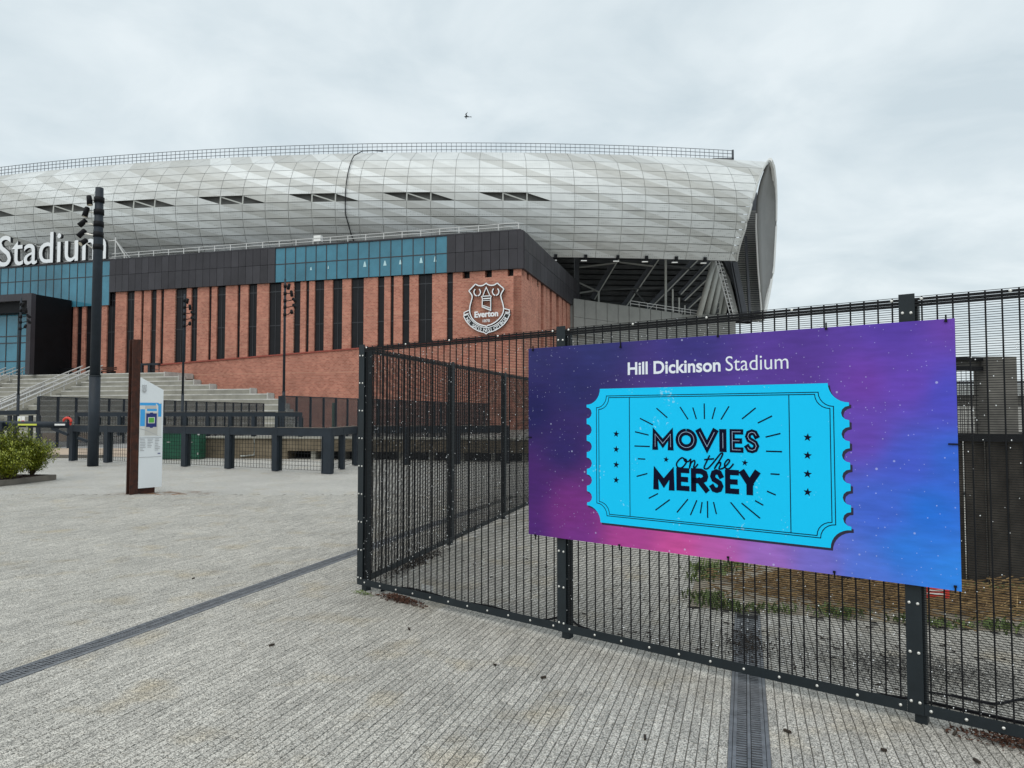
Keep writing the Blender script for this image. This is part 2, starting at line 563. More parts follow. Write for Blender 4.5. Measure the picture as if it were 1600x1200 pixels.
def build_paving():
    root = place('paving', None, None, (0, 0, 0)); root['kind'] = 'structure'
    PW, PL, G = 0.05, 0.24, 0.0042
    rr = random.Random(3)
    cen = []
    ymax = 15.0
    for i in range(-340, 300):
        u = (i + 0.5) * PW
        off = rr.random() * PL
        for j in range(-30, 80):
            w = j * PL + off
            p = E2[:2] * u + E1[:2] * w
            if p[1] < 2.85 or p[1] > ymax or abs(p[0]) > 0.745 * p[1] + 0.35:
                continue
            if in_drain(p) or in_bed(p):
                continue
            cen.append((p[0], p[1], rr.uniform(-0.0012, 0.0012), rr.uniform(-0.004, 0.004), rr.uniform(-0.004, 0.004)))
    cen = np.array(cen)
    hx, hy, T, bv = (PW - G) / 2, (PL - G) / 2, 0.02, 0.0025
    tv = np.array([(-hx, -hy, -T), (hx, -hy, -T), (hx, hy, -T), (-hx, hy, -T),
                   (-hx, -hy, -bv), (hx, -hy, -bv), (hx, hy, -bv), (-hx, hy, -bv),
                   (-hx + bv, -hy + bv, 0), (hx - bv, -hy + bv, 0), (hx - bv, hy - bv, 0), (-hx + bv, hy - bv, 0)])
    tf = [(8, 9, 10, 11)] + [(a, b, b + 4, a + 4) for a, b in ((4, 5), (5, 6), (6, 7))] + [(7, 4, 8, 11)] + \
         [(a, b, b + 4, a + 4) for a, b in ((0, 1), (1, 2), (2, 3))] + [(3, 0, 4, 7)]
    Rm = np.array([[E2[0], E1[0], 0], [E2[1], E1[1], 0], [0, 0, 1]])
    # nearest stones in clear view (outside the fence) as single objects
    d = []
    for k, c in enumerate(cen):
        p = c[:2]
        x = 800 + F * p[0] / p[1]
        front = np.dot(p - F0, FENCE_N) > 0.15
        d.append(p[1] if (front and 0 < x < 1600 and p[1] > 3.45) else 99)
    near = set(np.argsort(d)[:300].tolist())
    one = MB(); one.add(tv, tf)
    one_me = one.mesh('paver', M['paver'])
    V = []; Fc = []
    n = 0
    for k, c in enumerate(cen):
        if k in near:
            place('paver', one_me, root, (c[0], c[1], c[2]), rot=(c[3], c[4], -ROW))
        else:
            t = tv.copy()
            t[:, 2] += t[:, 0] * c[4] + t[:, 1] * c[3]
            V.append(t @ Rm.T + np.array([c[0], c[1], c[2]]))
            Fc.extend([tuple(i + n for i in f) for f in tf]); n += 12
    V = np.concatenate(V)
    me = bpy.data.meshes.new('pavers_beyond')
    me.from_pydata(V.tolist(), [], Fc)
    me.materials.append(M['paver'])
    place('pavers_beyond', me, root, (0, 0, 0), kind='stuff')
    b = MB()
    y0, y1 = 2.7, ymax - 0.2
    b.add([(-0.745 * y0 - .4, y0, -0.008), (0.745 * y0 + .4, y0, -0.008), (0.745 * y1 + .4, y1, -0.008), (-0.745 * y1 - .4, y1, -0.008)], [(0, 1, 2, 3)])
    b.build('jointing_sand', M['bedding'], root, (0, 0, -0.008))


build_paving()


def drain(label, q, w0, w1):
    base = np.array([*(q + E1[:2] * w0), 0])
    t = thing('drain_channel', label, 'drain', base)
    def P(u, w, z): return np.array([*(q + E2[:2] * u + E1[:2] * w), z])
    AX = (E2, E1, UP)
    mbc = MB()
    mbc.box(P(0, (w0 + w1) / 2, -0.0065), (DW - 0.006, w1 - w0, 0.002), AX)
    mbc.build('channel', M['dark'], t)
    for s in (-1, 1):
        k = MB(); k.box(P(s * (DW / 2 - 0.008), (w0 + w1) / 2, -0.003), (0.018, w1 - w0, 0.012), AX)
        k.build('edge_rail', M['iron'], t)
    # one 0.5 m grate: side bars, middle bar, staggered cross bars
    g = MB(); L = 0.498; hw = DW / 2 - 0.02
    for s in (-1, 1):
        g.box((s * (hw - 0.009), 0, -0.003), (0.018, L, 0.009))
    g.box((0, 0, -0.0036), (0.016, L, 0.009))
    n = 18
    for i in range(n + 1):
        y = -L / 2 + i * L / n
        g.box((-hw / 2 + 0.0, min(y, L / 2 - .006), -0.0042), (hw - 0.024, 0.0125, 0.009))
        g.box((hw / 2 - 0.0, min(y + L / n / 2, L / 2 - .006), -0.0042), (hw - 0.024, 0.0125, 0.009))
    me = g.mesh('grate', M['iron'])
    w = w0 + 0.25
    while w + 0.24 < w1:
        place('grate', me, t, P(0, w, 0), rotz=-ROW)
        w += 0.502
    return t


drain('iron slot drain running under the mesh fence below the poster', DR_R, -0.9, 2.75)
drain('long iron slot drain crossing the open paving at left', DR_L, -4.3, 7.0)

# ------------------------------------------------------------------ lettering
def text_geo(txt, offset=0.0, extrude=0.0, shear=0.0):
    c = bpy.data.curves.new('t', 'FONT')
    c.body = txt; c.offset = offset; c.extrude = extrude; c.shear = shear
    c.resolution_u = 4
    c.fill_mode = 'BOTH'
    o = bpy.data.objects.new('t', c)
    COL.objects.link(o)
    dg = bpy.context.evaluated_depsgraph_get()
    me = bpy.data.meshes.new_from_object(o.evaluated_get(dg))
    v = np.array([p.co[:] for p in me.vertices]) if len(me.vertices) else np.zeros((0, 3))
    f = [tuple(p.vertices) for p in me.polygons]
    nz = [p.normal[2] for p in me.polygons]
    bpy.data.objects.remove(o); bpy.data.curves.remove(c); bpy.data.meshes.remove(me)
    return v, f, nz


def text_letters(txt, offset=0.0, extrude=0.0, shear=0.0):
    """[(verts, faces, normals)] per visible character, set out as one line"""
    res = []
    for k, ch in enumerate(txt):
        if ch == ' ':
            continue
        v, f, nz = text_geo(ch, offset, extrude, shear)
        pv = text_geo(txt[:k + 1], offset, extrude, shear)[0]
        v = v.copy(); v[:, 0] += pv[:, 0].max() - v[:, 0].max()
        res.append((ch, v, f, nz))
    x0 = min(r[1][:, 0].min() for r in res)
    for r in res:
        r[1][:, 0] -= x0
    return res


# ================================================================== STADIUM
FC = hit(815, 500, (0, 75, 0), np.array([0, 1.0, 0])); FC[2] = 0


def Fp(s, q, z):
    p = FC + FD * s + FN * q
    return np.array([p[0], p[1], z])


def fac(px, py, q=0.0):
    h = hit(px, py, FC + FN * q, FN)
    return float(np.dot(h - FC, FD)), float(h[2])


SDIR = -FN                      # side wall runs away from the corner


def side(px, py, r=0.0):        # r: out of the side wall
    n = -FD
    h = hit(px, py, FC + n * r, n)
    return float(np.dot(h - FC, SDIR)), float(h[2])


def Sp(l, r, z):
    p = FC + SDIR * l - FD * r
    return np.array([p[0], p[1], z])


def fbox(mb, s0, s1, q0, q1, z0, z1, fn=Fp, z0b=None, mi=0):
    z0b = z0 if z0b is None else z0b
    mb.hexa([fn(s0, q0, z0), fn(s1, q0, z0b), fn(s1, q1, z0b), fn(s0, q1, z0),
             fn(s0, q0, z1), fn(s1, q0, z1), fn(s1, q1, z1), fn(s0, q1, z1)], mi)


stadium = thing('stadium', 'large stadium with curved silver metal roof above a red brick and dark glass base', 'stadium', Fp(30, 0, 0))
ZT, ZM, ZB = 21.15, 19.2, 17.05
PLAZA = 6.45


def ledge(s):                   # sloping red coping over the plain brick plinth
    return 7.63 + (46.3 - s) * 0.049


def build_base():
    root = stadium
    core = MB()
    fbox(core, 0.7, 95, -30, -0.75, 0, 20.9)
    core.build('core_wall', M['slot'], root)
    # brick piers of the long front
    xs = [(114, 122), (128, 136), (157, 169), (180, 199), (209.5, 222), (224, 237), (244, 252.5), (255.5, 275), (291, 300),
          (308, 327.5), (330, 340), (352, 372), (375, 389), (401, 421), (439, 460), (469, 479), (482.5, 492.5), (506, 520.5),
          (534.5, 549.5), (568, 591), (600, 611), (615, 629.5), (639.5, 654.5), (675, 699)]
    ed = []
    for a, b in xs:
        s1 = fac(a, 500)[0]; s0 = fac(b, 500)[0]
        pc = Fp(s0, 0, 0) - EYEP
        s0 += 0.2 * abs(np.dot(pc, FD)) / abs(np.dot(pc, FN))      # the flank of the pier shows beside its face
        ed.append((s0, s1))
    ed.append((0.0, fac(707.5, 500)[0]))
    ed.sort()
    for i, (s0, s1) in enumerate(ed):
        m = MB()
        zlo = (ledge(s1) + .05) if s1 < 46.5 else PLAZA
        zhi = ZB + (0.0 if i else -0.65)
        if i == 0:
            m = MB(); fbox(m, 0.0, s1, -0.9, 0.0, zlo - 0.4, 16.35)
            m.build('corner_brickwork', M['brick'], root)
            # castellated top
            nt = [fac(805.5, 424)[0], fac(793, 424)[0], fac(768.5, 424)[0], fac(757.5, 424)[0], fac(734, 424)[0], fac(722.6, 424)[0]]
            for a, b in ((0.0, nt[0]), (nt[1], nt[2]), (nt[3], nt[4]), (nt[5], s1)):
                k = MB(); fbox(k, a, b, -0.9, -0.003, 16.35, ZB); k.build('brick_block', M['brick'], root)
        else:
            fbox(m, s0, s1, -0.8, 0.0, zlo, ZB)
            m.build('brick_pier', M['brick'], root)
    # dark recessed windows between the piers, each with a frame line
    for (a0, a1), (b0, b1) in zip(ed[:-1], ed[1:]):
        s0, s1 = a1, b0
        zlo = (ledge(s1) + .05) if s1 < 46.5 else PLAZA
        w = MB(); fbox(w, s0, s1, -0.74, -0.2, zlo, ZB - 0.05)
        wo = w.build('window', M['slot'], root)
        fr = MB()
        fbox(fr, s0, s1, -0.2, -0.16, 16.0, 16.1)
        fbox(fr, s0, s1, -0.2, -0.16, 12.0, 12.08)
        if s1 - s0 > 0.9:
            mid = (s0 + s1) / 2
            fbox(fr, mid - .03, mid + .03, -0.2, -0.155, zlo, ZB - .1)
        fr.build('frame', M['mull'], wo)
    # plinth below the coping
    pl = MB()
    fbox(pl, 0.0, 46.5, -0.8, 0.06, 0.0, 1.0)
    pl = MB()
    a, b = 0.0, 46.6
    pl.hexa([Fp(a, -0.8, 0), Fp(b, -0.8, 0), Fp(b, 0.08, 0), Fp(a, 0.08, 0),
             Fp(a, -0.8, ledge(a)), Fp(b, -0.8, ledge(b)), Fp(b, 0.08, ledge(b)), Fp(a, 0.08, ledge(a))])
    pl.build('brick_plinth', M['brick'], root)
    cp = MB()
    cp.hexa([Fp(a, -0.1, ledge(a) + .003), Fp(b, -0.1, ledge(b) + .003), Fp(b, 0.2, ledge(b) + .003), Fp(a, 0.2, ledge(a) + .003),
             Fp(a, -0.1, ledge(a) + .16), Fp(b, -0.1, ledge(b) + .16), Fp(b, 0.2, ledge(b) + .16), Fp(a, 0.2, ledge(a) + .16)])
    cp.build('coping', M['coping'], root)
    # dark cladding band: panels, two rows
    def panels(s0, s1, n, fn=Fp):
        d = (s1 - s0) / n
        for k in range(n):
            for z0, z1 in ((ZB, ZM), (ZM, ZT)):
                m = MB(); fbox(m, s0 + k * d + .02, s0 + (k + 1) * d - .02, 0.05, 0.3, z0 + .02, z1 - .02, fn)
                m.build('cladding_panel', M['clad'] if rnd.random() < .6 else M['clad2'], root)
    panels(0.35, 8.36, 8)
    panels(29.97, 54.15, 24)
    panels(0.0, 33.0, 18, Sp)
    bk = MB(); fbox(bk, 0.0, 95, -0.85, 0.08, ZB + .003, ZT - .03); bk.build('band_backing', M['slot'], root)
    bk = MB(); fbox(bk, 0.01, 33, -0.85, 0.08, ZB + .003, ZT - .03, Sp); bk.build('band_backing', M['slot'], root)
    cor = MB(); cor.hexa([Fp(0.35, 0.31, ZB), Fp(0.35, 0.05, ZB), Sp(0.0, 0.05, ZB), Sp(-.31, 0.31, ZB),
                          Fp(0.35, 0.31, ZT), Fp(0.35, 0.05, ZT), Sp(0.0, 0.05, ZT), Sp(-.31, 0.31, ZT)])
    cor.build('corner_panel', M['clad'], root)
    # glazed bands
    def panes(s0, s1, n, lights, zlo=ZB):
        d = (s1 - s0) / n
        for k in range(n):
            for z0, z1 in ((zlo, ZM), (ZM, ZT)):
                m = MB(); fbox(m, s0 + k * d + .05, s0 + (k + 1) * d - .05, 0.16, 0.2, z0 + .05, z1 - .05)
                m.build('glass_pane', M['glass'], root)
        fr = MB()
        for k in range(n + 1):
            fbox(fr, s0 + k * d - .05, s0 + k * d + .05, 0.1, 0.24, zlo, ZT)
        fbox(fr, s0, s1, 0.1, 0.237, ZM - .05, ZM + .05)
        fbox(fr, s0, s1, 0.1, 0.235, ZT - .06, ZT)
        fr.build('mullions', M['mull'], root)
        for (ls, lz, lw, lh) in lights:
            m = MB(); m.prism([Fp(ls - lw, 0.212, lz), Fp(ls + lw, 0.212, lz), Fp(ls + lw * .3, 0.212, lz + lh), Fp(ls - lw * .3, 0.212, lz + lh)], FN * 0.006)
            m.build('interior_lamp', M['interior'], root)
    def LS(px, py): return fac(px, py, .2)
    lamps = []
    for px, py, w_, h_ in ((486, 422, .12, .35), (513, 420, .08, .35), (570, 417, .2, .6), (601.5, 415, .2, .55), (625.5, 413, .15, .5), (658, 411, .2, .6), (680, 409, .17, .6)):
        s, z = LS(px, py); lamps.append((s, z, w_, h_))
    panes(8.36, 29.97, 16, lamps)
    panes(54.15, 78.85, 19, [], 15.4)
    # flat roof over the base and its edge rail
    rf = MB(); fbox(rf, 0.0, 95, -34, 0.32, ZT - .025, ZT + .12)
    rf.build('base_roof', M['clad'], root)
    rl = MB()
    s = 0.3
    while s < 54:
        rl.bar(Fp(s, 0.1, ZT + .1), Fp(s, 0.1, ZT + 0.85), 0.09); s += 2.25
    for z in (0.5, 0.85):
        rl.bar(Fp(0.3, 0.1, ZT + z), Fp(54, 0.1, ZT + z), 0.07)
    rl.build('roof_edge_rail', M['white_rail'], root)
    bx_ = MB(); s, z = fac(496, 376); fbox(bx_, s - .45, s + .45, -.4, .1, z - .1, z + .6); fbox(bx_, s - .05, s + .05, -.2, -.1, ZT, z)
    bx_.build('roof_floodlight', M['white'], root)
    # side wall: brick piers between px positions, plus dark gaps
    core2 = MB(); fbox(core2, 0.7, 33, -25, -0.75, 0, 20.9, Sp); core2.build('core_wall', M['slot'], root)
    L_solid = side(841, 480)[0]
    m = MB(); fbox(m, 0.0, L_solid, -0.9, 0.003, 0, 16.35, Sp); m.build('corner_brickwork', M['brick_side'], root)
    for a, b in ((815, 823), (826.6, 832), (833, 839)):
        k = MB(); fbox(k, max(0.0, side(a, 440)[0]), side(b, 440)[0], -0.9, 0.0, 16.353, ZB, Sp); k.build('brick_block', M['brick_side'], root)
    for a, b in ((841.5, 845), (849.3, 854), (855, 859), (862.3, 869), (873, 878), (879.5, 884.3), (886, 891), (892, 896)):
        k = MB(); fbox(k, side(a, 470)[0], side(b, 470)[0], -0.8, 0.0, 0, ZB, Sp); k.build('brick_pier', M['brick_side'], root)


build_base()


# ------------------------------------------------------------------ entrance porch
def build_porch():
    root = stadium
    s0, s1, Q = 60.0, 80.0, 6.0
    z0, z1 = PLAZA, 16.0
    m = MB(); fbox(m, s0, s0 + 0.5, 0.35, Q - .62, z0, z1); m.build('porch_wall', M['black'], root)
    m = MB(); fbox(m, s0 + .003, s1, 0.35, Q - .02, z1, z1 + 0.25); m.build('porch_roof', M['black'], root)
    m = MB(); fbox(m, s0 - .02, s0 + .66, Q - .6, Q, z0, z1 + .3); m.build('porch_jamb', M['clad2'], root)
    m = MB(); fbox(m, s0 + .66, s1, Q - .6, Q - .003, z1 - .55, z1 + .3); m.build('porch_fascia', M['clad2'], root)
    m = MB(); fbox(m, s0 + .67, s1, Q - 2.0, Q - .62, z1 - 1.9, z1 - .02); m.build('porch_soffit', M['black'], root)
    zs = [z0, 8.2, 10.5, 11.35, 14.1]
    fr = MB()
    edges = [s0 + .6, s0 + 2.1, s0 + 4.0, s0 + 5.9, s0 + 7.8, s0 + 9.7, s0 + 11.6]
    for a, b in zip(edges[:-1], edges[1:]):
        for c, d in zip(zs[:-1], zs[1:]):
            p = MB(); fbox(p, a + .05, b - .05, Q - 1.75, Q - 1.7, c + .05, d - .05); p.build('glass_pane', M['glass'], root)
    for e in edges:
        fbox(fr, e - .06, e + .06, Q - 1.85, Q - 1.65, z0, 14.2)
    for c in zs:
        fbox(fr, edges[0], edges[-1], Q - 1.84, Q - 1.66, c - .06, c + .06)
    fr.build('mullions', M['mull'], root)
    for k in range(2):
        d = MB(); fbox(d, edges[0] + .15 + k, edges[0] + .2 + k, Q - 1.6, Q - 1.5, z0, z0 + 2.3); fbox(d, edges[0] + .1, edges[0] + 1.3, Q - 1.62, Q - 1.58, z0 + 2.2 + .02 * k, z0 + 2.3 + .02 * k)
        d.build('door_frame', M['mull'], root)


build_porch()

# ------------------------------------------------------------------ curved metal roof
RC = np.array([-7.296, 358.347]); RR = 260.833
PROF = np.array([(-3, 38.4), (0, 38.0), (2.6, 37.0), (4.8, 35.4), (6.5, 33.4), (7.6, 31.2), (8.0, 28.9), (7.7, 26.6), (6.8, 24.3), (5.4, 22.15)])
_seg = np.r_[0, np.cumsum(np.linalg.norm(np.diff(PROF, axis=0), axis=1))]


def catmull(pts, t):
    n = len(pts) - 1
    x = min(max(t, 0), 1) * n
    i = min(int(x), n - 1); u = x - i
    p0 = pts[max(i - 1, 0)]; p1 = pts[i]; p2 = pts[i + 1]; p3 = pts[min(i + 2, n)]
    return 0.5 * ((2 * p1) + (-p0 + p2) * u + (2 * p0 - 5 * p1 + 4 * p2 - p3) * u * u + (-p0 + 3 * p1 - 3 * p2 + p3) * u ** 3)


def skin(a, t, dn=0.0):
    n, z = catmull(PROF, t)
    n2, z2 = catmull(PROF, min(t + .01, 1)); n1, z1 = catmull(PROF, max(t - .01, 0))
    tx = np.array([n2 - n1, z2 - z1]); tx /= np.linalg.norm(tx)
    nn = n - tx[1] * dn; zz = z + tx[0] * dn
    r = RR + nn
    return np.array([RC[0] + r * math.sin(a), RC[1] - r * math.cos(a), zz])


def proj(p):
    p = np.array(p, float) - EYEP
    fw = p[1] * cP + p[2] * sP; up = -p[1] * sP + p[2] * cP
    return 800 + F * p[0] / fw, 600 - F * up / fw


_edge = [(249, 1201), (265, 1192), (285, 1184), (310, 1177), (337, 1170), (362, 1163), (379, 1157), (405, 1151)]


def a_end(t):
    lo, hi = R(5), R(11)
    ys = [e[0] for e in _edge]; xs = [e[1] for e in _edge]
    for _ in range(30):
        mid = (lo + hi) / 2
        x, y = proj(skin(mid, t))
        tx = np.interp(y, ys, xs) if t > 0.12 else 1202
        if x < tx: lo = mid
        else: hi = mid
    return (lo + hi) / 2


NR = 14
_tt = np.linspace(0.16, 1, 400)
_yy = np.array([proj(skin(R(-0.8), t))[1] for t in _tt])
TS = [0.02, 0.115] + [float(np.interp(y, _yy, _tt)) for y in np.linspace(250, _yy[-1], NR - 1)]
AE = [a_end(t) for t in TS]
DA = R(0.655)


def build_roof():
    root = stadium
    roof = place('roof', None, root, skin(0, .5))
    tone = {}
    rr = random.Random(12)
    seq = [0, 1, 2, 0, 3, 1, 0, 2, 1, 3]
    def tn(d2, row):
        k = (d2,)
        if k not in tone:
            tone[k] = rr.choice([0, 0, 1, 2, 2, 3])
        return tone[k]
    K0, K1 = -28, 16
    todo = []
    for i in range(NR):
        for k in range(K0, K1):
            a0, a1 = k * DA, (k + 1) * DA
            q = []
            for (a, row) in ((a0, i), (a1, i), (a1, i + 1), (a0, i + 1)):
                q.append(min(a, AE[row]))
            if q[0] >= AE[i] and q[3] >= AE[i + 1]:
                continue
            g = R(0.006); gt = 0.0018
            top = TS[i] + (gt if i else 0); bot = TS[i + 1] - gt
            pts = [skin(q[0] + g, top), skin(max(q[1] - g, q[0] + g * 1.5), top), skin(max(q[2] - g, q[3] + g * 1.5), bot), skin(q[3] + g, bot)]
            bk = [skin(q[0] + g, top, -.08), skin(max(q[1] - g, q[0] + g * 1.5), top, -.08), skin(max(q[2] - g, q[3] + g * 1.5), bot, -.08), skin(q[3] + g, bot, -.08)]
            # each panel folds on its falling diagonal: upper right / lower left
            hole = None
            if i == 6:
                ph = (k + 199) % 4
                hole = {0: 'ur', 1: 'all', 2: 'll'}.get(ph)
                if k >= 5: hole = None
            if hole == 'all':
                continue
            m = MB()
            v = pts + bk
            if hole != 'ur':
                pass
            fs = []; ms = []
            t_ur = tn(k - i, i); t_ll = tn(k - i - 1, i)
            if hole != 'ur':
                fs.append((0, 1, 2)); ms.append(t_ur)
            if hole != 'll':
                fs.append((0, 2, 3)); ms.append(t_ll)
            sides = [(0, 4, 5, 1), (1, 5, 6, 2), (2, 6, 7, 3), (3, 7, 4, 0)]
            if hole == 'ur': sides = [(0, 4, 6, 2), sides[2], sides[3]]
            if hole == 'll': sides = [sides[0], sides[1], (2, 6, 4, 0)]
            for f_ in sides:
                fs.append(f_); ms.append(t_ll)
            for f_, mi in zip(fs, ms):
                m.f.append(f_); m.m.append(mi)
            m.v = [tuple(p) for p in v]
            pr = [proj(p) for p in pts]
            ar = 0.5 * abs(sum(pr[j][0] * pr[(j + 1) % 4][1] - pr[(j + 1) % 4][0] * pr[j][1] for j in range(4)))
            cx = sum(p[0] for p in pr) / 4; cy = sum(p[1] for p in pr) / 4
            top_line = 405 - (cx - 205) * 0.0722
            vis = cx > 4 and (cy < top_line - 3 or cx > 830)
            todo.append((ar if vis else -1, m))
    todo.sort(key=lambda x: -x[0])
    rest = MB()
    for j, (ar, m) in enumerate(todo):
        used = m
        if j < 300 and ar > 0:
            a = np.array(m.v); org = a.mean(0)
            me = bpy.data.meshes.new('roof_panel')
            me.from_pydata([tuple(p - org) for p in a], [], m.f)
            for s_ in SKIN: me.materials.append(s_)
            me.polygons.foreach_set('material_index', m.m)
            place('roof_panel', me, roof, org)
        else:
            b = len(rest.v); rest.v.extend(m.v)
            rest.f.extend([tuple(b + i for i in f) for f in m.f]); rest.m.extend(m.m)
    me = bpy.data.meshes.new('roof_panels_beyond')
    me.from_pydata(rest.v, [], rest.f)
    for s_ in SKIN: me.materials.append(s_)
    me.polygons.foreach_set('material_index', rest.m)
    place('roof_panels_beyond', me, roof, (0, 0, 0), kind='stuff')
    # frame behind the panels: vertical ribs and dark lining
    ln = MB(); nT = 14; AA = [R(-18.5) + (R(9.2) - R(-18.5)) * k / 60 for k in range(61)]
    vs_ = []; fs = []
    for ti in range(nT + 1):
        t = 0.02 + 0.98 * ti / nT
        ae = a_end(t) - R(.1)
        for a in AA:
            vs_.append(skin(min(a * ae / R(9.2) if a > 0 else a, ae), t, -0.75))
    for ti in range(nT):
        for k in range(60):
            b = ti * 61 + k
            fs.append((b, b + 1, b + 62, b + 61))
    ln.add(vs_, fs); ln.build('lining', mat('roof_lining', (0.17, 0.17, 0.16), 0.8, var=.2, vscale=.4), roof)
    rb = MB()
    for k in range(-28, 14):
        for i in range(NR):
            a = k * DA
            if a > min(AE[i], AE[i + 1]): continue
            rb.bar(skin(a, TS[i], -.16), skin(a, TS[i + 1], -.16), 0.16, 0.1, up=(0, -1, 0))
    for k in range(-28, 6):
        if (k + 199) % 4 == 1:
            rb.bar(skin(k * DA, TS[6], -.2), skin((k + 1) * DA, TS[7], -.2), 0.16, 0.1, up=(0, -1, 0))
    rb.build('ribs', M['column'], roof, kind='stuff')
    # roof deck beyond the crest
    dk = MB(); pr = [skin(a, 0.0) for a in AA]
    far = [np.array([p[0], p[1] + 26, 37.0]) for p in pr]
    dk.add(pr + far, [(k, k + 1, k + 62, k + 61) for k in range(60)])
    dk.build('roof_deck', SKIN[2], roof)
    # guard rail along the crest
    gr = MB()
    aE = R(8.55); n = 175
    A = [R(-18) + (aE - R(-18)) * k / n for k in range(n + 1)]
    def C(a, dz): 
        p = skin(a, 0.115); return np.array([p[0], p[1], p[2] + dz])
    for a in A:
        gr.bar(C(a, 0), C(a, 1.32), 0.05, up=(0, 1, 0))
    for dz in (0.35, 0.85, 1.32):
        for k in range(0, n, 5):
            gr.bar(C(A[k], dz), C(A[min(k + 5, n)], dz), 0.06)
    gr.build('guard_rail', M['steel'], roof, kind='stuff')
    ge = MB(); ge.box(C(aE, 0.7) + np.array([0.1, 0, 0]), (0.22, 0.3, 1.4)); ge.box(C(aE, 0.1) + np.array([-1.3, 0, 0]), (3.0, .3, .18))
    ge.build('rail_end', M['steel'], roof)
    # black down pipe with a curved head
    px0 = min(range(400), key=lambda k: abs(proj(skin(R(-6 + k * .02), .6))[0] - 541))
    a = R(-6 + px0 * .02)
    pts = [skin(a + R(.62), 0.10, .25), skin(a + R(.35), 0.12, .3), skin(a + R(.12), 0.2, .25)] + [skin(a, t, .2) for t in np.linspace(.3, .75, 10)] + [skin(a + R(.12), .87, .2), skin(a + R(.3), 1, .2)]
    dp = MB(); dp.tube(pts, 0.065, 6); dp.build('down_pipe', M['cable'], roof)
    # white edge trim and lower edge
    et = MB(); et.tube([skin(AE[0] if t < TS[0] else a_end(t), t, 0.02) for t in np.linspace(0.03, 1, 24)], 0.14, 6)
    et.build('edge_trim', SKIN[2], roof)
    lo = MB()
    for k in range(-28, 13):
        lo.bar(skin(k * DA, 1, -.25), skin(min((k + 1) * DA, AE[-1]), 1, -.25), 0.3, 0.25)
    lo.build('lower_edge', M['steel'], roof)
    for px in (868, 915, 965, 1010, 1056, 1101):
        j = min(range(700), key=lambda k: abs(proj(skin(R(2 + k * .01), 1))[0] - px))
        p = skin(R(2 + j * .01), 1, .1)
        l = MB(); l.box(p + np.array([0, -.1, 0.15]), (.4, .4, .45)); l.bar(p + np.array([-.1, 0, 0]), p + np.array([-.3, 0, -.3]), .12)
        lo_ = l.build('floodlight', M['black'], roof)
        l2 = MB(); l2.box(p + np.array([-.25, -.2, -.42]), (.75, .3, .1)); l2.build('lamp_face', M['white'], lo_)


build_roof()


